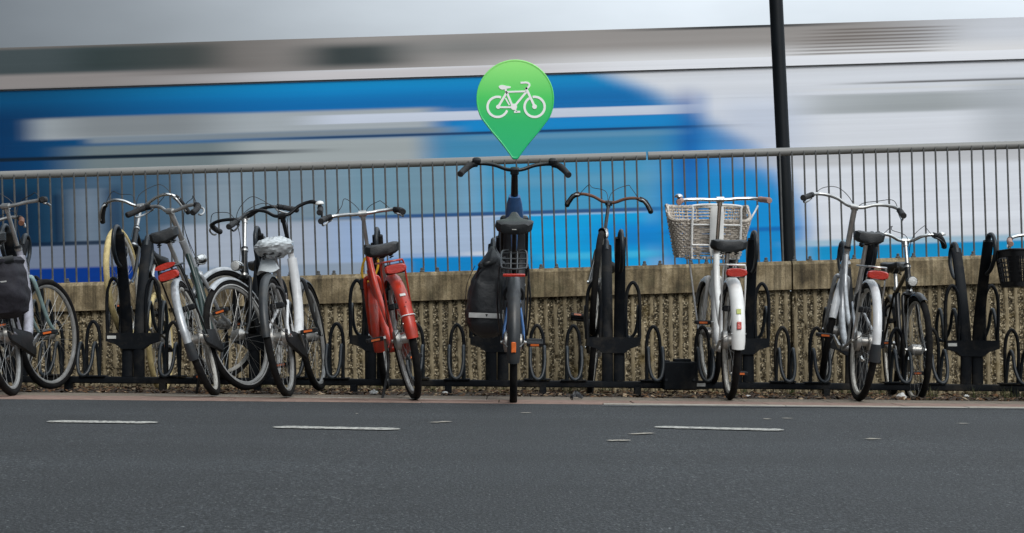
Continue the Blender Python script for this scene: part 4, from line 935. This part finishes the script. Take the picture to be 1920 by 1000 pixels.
q = MB(); q.sweep(crm([(-.105, 0, .02), (-.118, -.03, .15), (-.112, -.04, .30), (-.07, -.06, .41)], 5), rnd(.010, .002, 8), side=(0, 1, 0)); q.obj('side_strap', M['black'], pn)
pn = pannier((X(14, 9.1), 9.12, .47), (0, R_(-7), R_(2)), [(0, .05, .06, 0), (.03, .10, .13, 0), (.10, .125, .16, 0), (.25, .12, .165, .0), (.30, .10, .15, .0), (.32, .11, .155, 0), (.34, .09, .14, 0)], 'canvas2', 'dark faded double pannier on the pale grey bicycle at the left edge', wr=.012, seed=9)
q = MB(); q.loft([[(x, -.168, .20+z) for x in np.linspace(-.06, .06, 6)] for z in (-.004, .004)], caps=False, closed_sec=False).obj('reflective_strip', M['reflect'], pn, False)
q = MB(); q.sweep(crm([(-.10, -.12, .325), (0, -.175, .315), (.10, -.12, .325)], 5), rnd(.02, .004, 8), side=(0, 0, 1)); q.obj('flap_edge', M['black'], pn)
# ------------------------------------------------------------------ plastic bag over the white bicycle's saddle
b, fx, k = BK['G']; sx_ = (k['stp'][0], 0, .895)
pb_ = empty('plastic_bag', label='crumpled translucent plastic bag pulled over the saddle of the white bicycle', cat='plastic bag', matrix=k['Mx'] @ Matrix.Translation(sx_))
n = 72; S = []
for i in range(40):
    th = math.pi*i/39; z = math.cos(th); r = math.sin(th)**.8; R0 = []
    for j in range(n):
        a = 2*math.pi*j/n; w1 = float(vnoise(np.array([j*.32]), np.array([i*.34]), 4)[0])-.5; w2 = float(vnoise(np.array([j*.9]), np.array([i*.9]), 6)[0])-.5
        qn = 1+.12*w1*(.5+.5*math.sin(a*9+i*.3))+.07*w2
        R0.append((-.010+.170*r*qn*math.cos(a), .115*r*qn*math.sin(a)-.008, (.050 if z > 0 else .070)*z*(1+.3*w1)+.004*w2+.006))
    S.append(R0)
MB().loft(S).obj('film', M['bag'], pb_, True)
q = MB(); q.loft([[(.0+.03*math.cos(a)*(1+z_*2), .05+.035*math.sin(a)*(1+z_), -.06-z_*.08+.01*math.sin(3*a)) for a in np.arange(20)*2*math.pi/20] for z_ in (0, .3, .6, 1)], caps=False); q.obj('knotted_end', M['bag'], pb_)
# ------------------------------------------------------------------ yellow cable lock on the red bicycle
b, fx, k = BK['H']
lk = empty('cable_lock', label='yellow coiled cable lock with black body hanging on the red bicycle frame', cat='lock', matrix=Matrix.Translation(upx(681, 530, 9.95)))
q = MB(); q.tube(crm([(.0, 0, .02), (-.008, 0, .07), (.005, -.01, .13), (.035, 0, .175), (.075, .02, .185), (.09, .04, .12), (.07, .05, .05), (.02, .03, .0)], 6), .0075, 8); q.obj('cable', M['yellow'], lk)
MB().bbox((0, 0, -.012), (.04, .03, .075), .008).obj('lock_body', M['blackp'], lk)
# ------------------------------------------------------------------ map pin icon above the blue bicycle, an overlay graphic built as a solid
YP = 9.93; pin = empty('map_pin_icon', upx(966, 299, YP), 'green teardrop map pin icon with white bicycle symbol, an overlay graphic built solid above the blue bicycle handlebar', 'sign')
sc_p = YP/FPX; cz_ = (299-186)*sc_p; RP = 73*sc_p
def drop(k_=1.0, n=72):
    pts = []
    for a in np.linspace(R_(-30), R_(210), n): pts.append((RP*math.cos(a), cz_+RP*1.012*math.sin(a)))
    lft = crm([pts[-1], (-RP*.62, cz_-RP*.83), (-RP*.36, cz_-RP*1.14), (-RP*.15, cz_-RP*1.42), (-RP*.07, .004), (0, 0.0)], 6)[1:]
    pts += [tuple(p) for p in lft]; pts += [(-p[0], p[1]) for p in lft[::-1][1:]]
    P_ = np.array(pts); c = np.array([0, cz_*.95]); return c+(P_-c)*k_
ms, t, bb = nodes('pin_enamel', .35); bb.inputs['Coat Weight'].default_value = .3; M['pin'] = ms
tcn = t.nodes.new('ShaderNodeTexCoord'); sx2 = t.nodes.new('ShaderNodeSeparateXYZ'); t.links.new(tcn.outputs['Object'], sx2.inputs[0])
mr2 = t.nodes.new('ShaderNodeMapRange'); mr2.inputs[1].default_value = 0; mr2.inputs[2].default_value = cz_+RP; t.links.new(sx2.outputs[2], mr2.inputs[0])
t.links.new(ramp(t, mr2.outputs[0], (0, lin((8, 186, 118))), (.38, lin((20, 192, 106))), (.62, lin((70, 212, 96))), (1, lin((160, 250, 132)))), bb.inputs['Base Color'])
D0 = drop(1); q = MB()
q.loft([[(p[0], y, p[1]) for p in drop(k_)] for y, k_ in ((-.004, .955), (-.004, .965), (.026, .965), (.028, .95))], caps=True); q.obj('pin_body', M['pin'], pin, False)
q = MB(); q.loft([[(p[0], y, p[1]) for p in drop(k_)] for y, k_ in ((-.005, .958), (-.0065, .975), (-.0065, .988), (-.004, .998), (.024, 1.0), (.030, .99), (.030, .958), (-.005, .958))], caps=False)
q.obj('pin_rim', M['pin'], pin)
ic = lambda px, py: (( (px-435)/4.547)*sc_p, cz_-((py-437)/4.547)*sc_p)   # photo crop pixel to pin face
wm = mat('white_enamel', (.95, .95, .94), .4, noise=.02); q = MB()
icn = empty('bicycle_symbol'); icn.parent = pin
def pl(pts, wd, smooth_=False):
    P_ = [ic(*p) for p in pts]; P_ = crm(P_, 5) if smooth_ else np.array(P_)
    q.sweep([(p[0], -.0052, p[1]) for p in P_], np.array([(-.0015, -wd/2), (.0015, -wd/2), (.0015, wd/2), (-.0015, wd/2)])*[1, sc_p/4.547], side=(0, 1, 0))
def ring_(cx, cy, r, wd, a0, a1): pl([(cx+r*math.cos(a), cy-r*math.sin(a)) for a in np.linspace(R_(a0), R_(a1), 30)], wd)
ring_(285, 505, 86, 20, 70, 340); ring_(600, 505, 86, 20, -240, 101)
q.obj('symbol_wheels', wm, icn, False, kind='stuff'); q = MB()
pl([(290, 505), (365, 378)], 19); pl([(290, 508), (400, 508)], 15); pl([(352, 378), (530, 372)], 15); pl([(365, 385), (408, 490)], 18); pl([(440, 485), (530, 378)], 18); pl([(525, 340), (600, 500)], 20); pl([(352, 430), (385, 490)], 12)
pl([(352, 350), (358, 378)], 16); pl([(480, 300), (535, 298), (556, 315), (545, 340), (522, 350)], 17, True)
q.obj('symbol_frame', wm, icn, False); q = MB()
for cx, cy, r in ((290, 505, 18), (600, 503, 20), (424, 505, 27)):
    x_, z_ = ic(cx, cy); q.lathe([(r*sc_p/4.547, -.0042), (r*sc_p/4.547, -.0075)], (x_, 0, z_), 'y', 24)
pl([(430, 520), (450, 545)], 12); pl([(425, 548), (478, 546)], 17)
q.obj('symbol_hubs', wm, icn, False, kind='stuff'); q = MB()
sd = crm([(295, 330), (320, 318), (360, 326), (395, 332), (390, 345), (350, 352), (325, 358), (303, 348)], 4, True)
q.loft([[(ic(*p)[0], y, ic(*p)[1]) for p in sd] for y in (-.0070, -.0042)]); q.obj('symbol_saddle', wm, icn, False)
# ------------------------------------------------------------------ litter on the ground
lm, t, bb = nodes('dead_leaves', .8); M['leaf'] = lm
oi = t.nodes.new('ShaderNodeAttribute'); oi.attribute_name = 'tone'
t.links.new(ramp(t, oi.outputs['Fac'], (0, (.012, .008, .005)), (.55, (.05, .026, .012)), (.85, (.14, .065, .022)), (1, (.34, .26, .17))), bb.inputs['Base Color'])
V, F, Tn = [], [], []; nl = 4200
for i in range(nl):
    x = rng.uniform(-4.6, 4.6); y = 9.70+abs(rng.normal(0, .2)) if rng.random() < .55 else rng.uniform(9.7, YW-.05)
    if rng.random() < .35: y = YW-.02-abs(rng.normal(0, .12))
    s_ = rng.uniform(.010, .030); a = rng.uniform(0, 6.28); e1 = np.array([math.cos(a), math.sin(a), rng.uniform(-.5, .5)])*s_; e2 = np.array([-math.sin(a), math.cos(a), rng.uniform(-.5, .5)])*s_*rng.uniform(.3, .6)
    c = np.array([x, y, gz(x)+gy(y)+.003+rng.uniform(.002, .016)]); j = len(V)
    V += [c-e1, c-e1*.2+e2, c+e1, c-e1*.2-e2, c+[0, 0, s_*.25]]; F += [(j, j+1, j+4), (j+1, j+2, j+4), (j+2, j+3, j+4), (j+3, j, j+4)]; Tn += [rng.random()]*5
me = bpy.data.meshes.new('leaf_litter'); me.from_pydata([tuple(v) for v in V], [], F); me.materials.append(lm); at = me.attributes.new('tone', 'FLOAT', 'POINT'); at.data.foreach_set('value', Tn)
o = bpy.data.objects.new('leaf_litter', me); COL.objects.link(o); tag(o, 'brown dead leaves and grit lying along the foot of the wall', 'leaf litter', kind='stuff')
def scrap(u, v, w_, d_, h_, m_, lab, cat, nm, seed):
    Y = FPX*CAMZ/(v-HORV-.009*(u-960)); x = X(u, Y); r = np.random.default_rng(seed); nx_, ny_ = 9, 7; V = []
    for j in range(ny_):
        for i in range(nx_):
            p, q_ = i/(nx_-1)*2-1, j/(ny_-1)*2-1; k_ = (1-.35*abs(p)**3)*(1-.3*abs(q_)**2)
            V.append((p*w_/2*k_*(1+r.uniform(-.12, .12)), q_*d_/2*k_*(1+r.uniform(-.15, .15)), max(.001, h_*(1-p*p*.8)*(1-q_*q_*.7)*(.5+r.random()))))
    o = grid_obj(nm, V, nx_, ny_, m_, None, False); o.location = (x, Y, gz(x)+.002); return tag(o, lab, cat)
pw = mat('crumpled_paper', (.62, .62, .60), .7)
scrap(701, 741, .075, .06, .03, pw, 'crumpled white paper scrap lying below the red bicycle by its front wheel', 'litter', 'paper_scrap', 1)
scrap(834, 740, .055, .05, .016, pw, 'small curled white scrap on the ground between the red and blue bicycles', 'litter', 'paper_scrap', 2)
scrap(1690, 748, .10, .06, .028, pw, 'torn pale plastic wrapper on the ground under the slim black bicycle', 'litter', 'plastic_wrapper', 3)
scrap(1812, 745, .05, .05, .012, pw, 'curled pale scrap below the empty rack unit at the right', 'litter', 'paper_scrap', 4)
scrap(1403, 746, .06, .05, .012, pw, 'thin pale scrap just right of the white bicycle rear wheel', 'litter', 'paper_scrap', 5)
scrap(1082, 749, .11, .07, .035, M['canvas'], 'flattened black glove-like rag on the paving in front of the middle rack', 'rag', 'black_rag', 6)

# ------------------------------------------------------------------ weeds at the foot of the wall
V, F = [], []
for k_ in range(46):
    cx, cy = (rng.uniform(-4.5, 4.5), YW-.03-abs(rng.normal(0, .05))) if k_ < 34 else (rng.uniform(2.6, 3.6), rng.uniform(9.8, 10.6))
    for i in range(int(rng.integers(10, 26))):
        a = rng.uniform(0, 6.28); h = rng.uniform(.03, .11); l = rng.uniform(.01, .05); b0 = np.array([cx+rng.normal(0, .02), cy+rng.normal(0, .015), gz(cx)+gy(cy)-.004]); d = np.array([math.cos(a), math.sin(a), 0]); wv = np.array([-d[1], d[0], 0])*.0018; j = len(V)
        V += [b0-wv, b0+wv, b0+d*l*.4+[0, 0, h*.6]+wv*.8, b0+d*l*.4+[0, 0, h*.6]-wv*.8, b0+d*l+[0, 0, h]]; F += [(j, j+1, j+2, j+3), (j+3, j+2, j+4)]
me = bpy.data.meshes.new('weeds'); me.from_pydata([tuple(v) for v in V], [], F); me.materials.append(mat('weed_green', (.05, .075, .02), .7, col2=(.10, .085, .03)))
o = bpy.data.objects.new('weeds', me); COL.objects.link(o); tag(o, 'thin grass and weeds growing along the foot of the wall', 'weeds', kind='stuff')
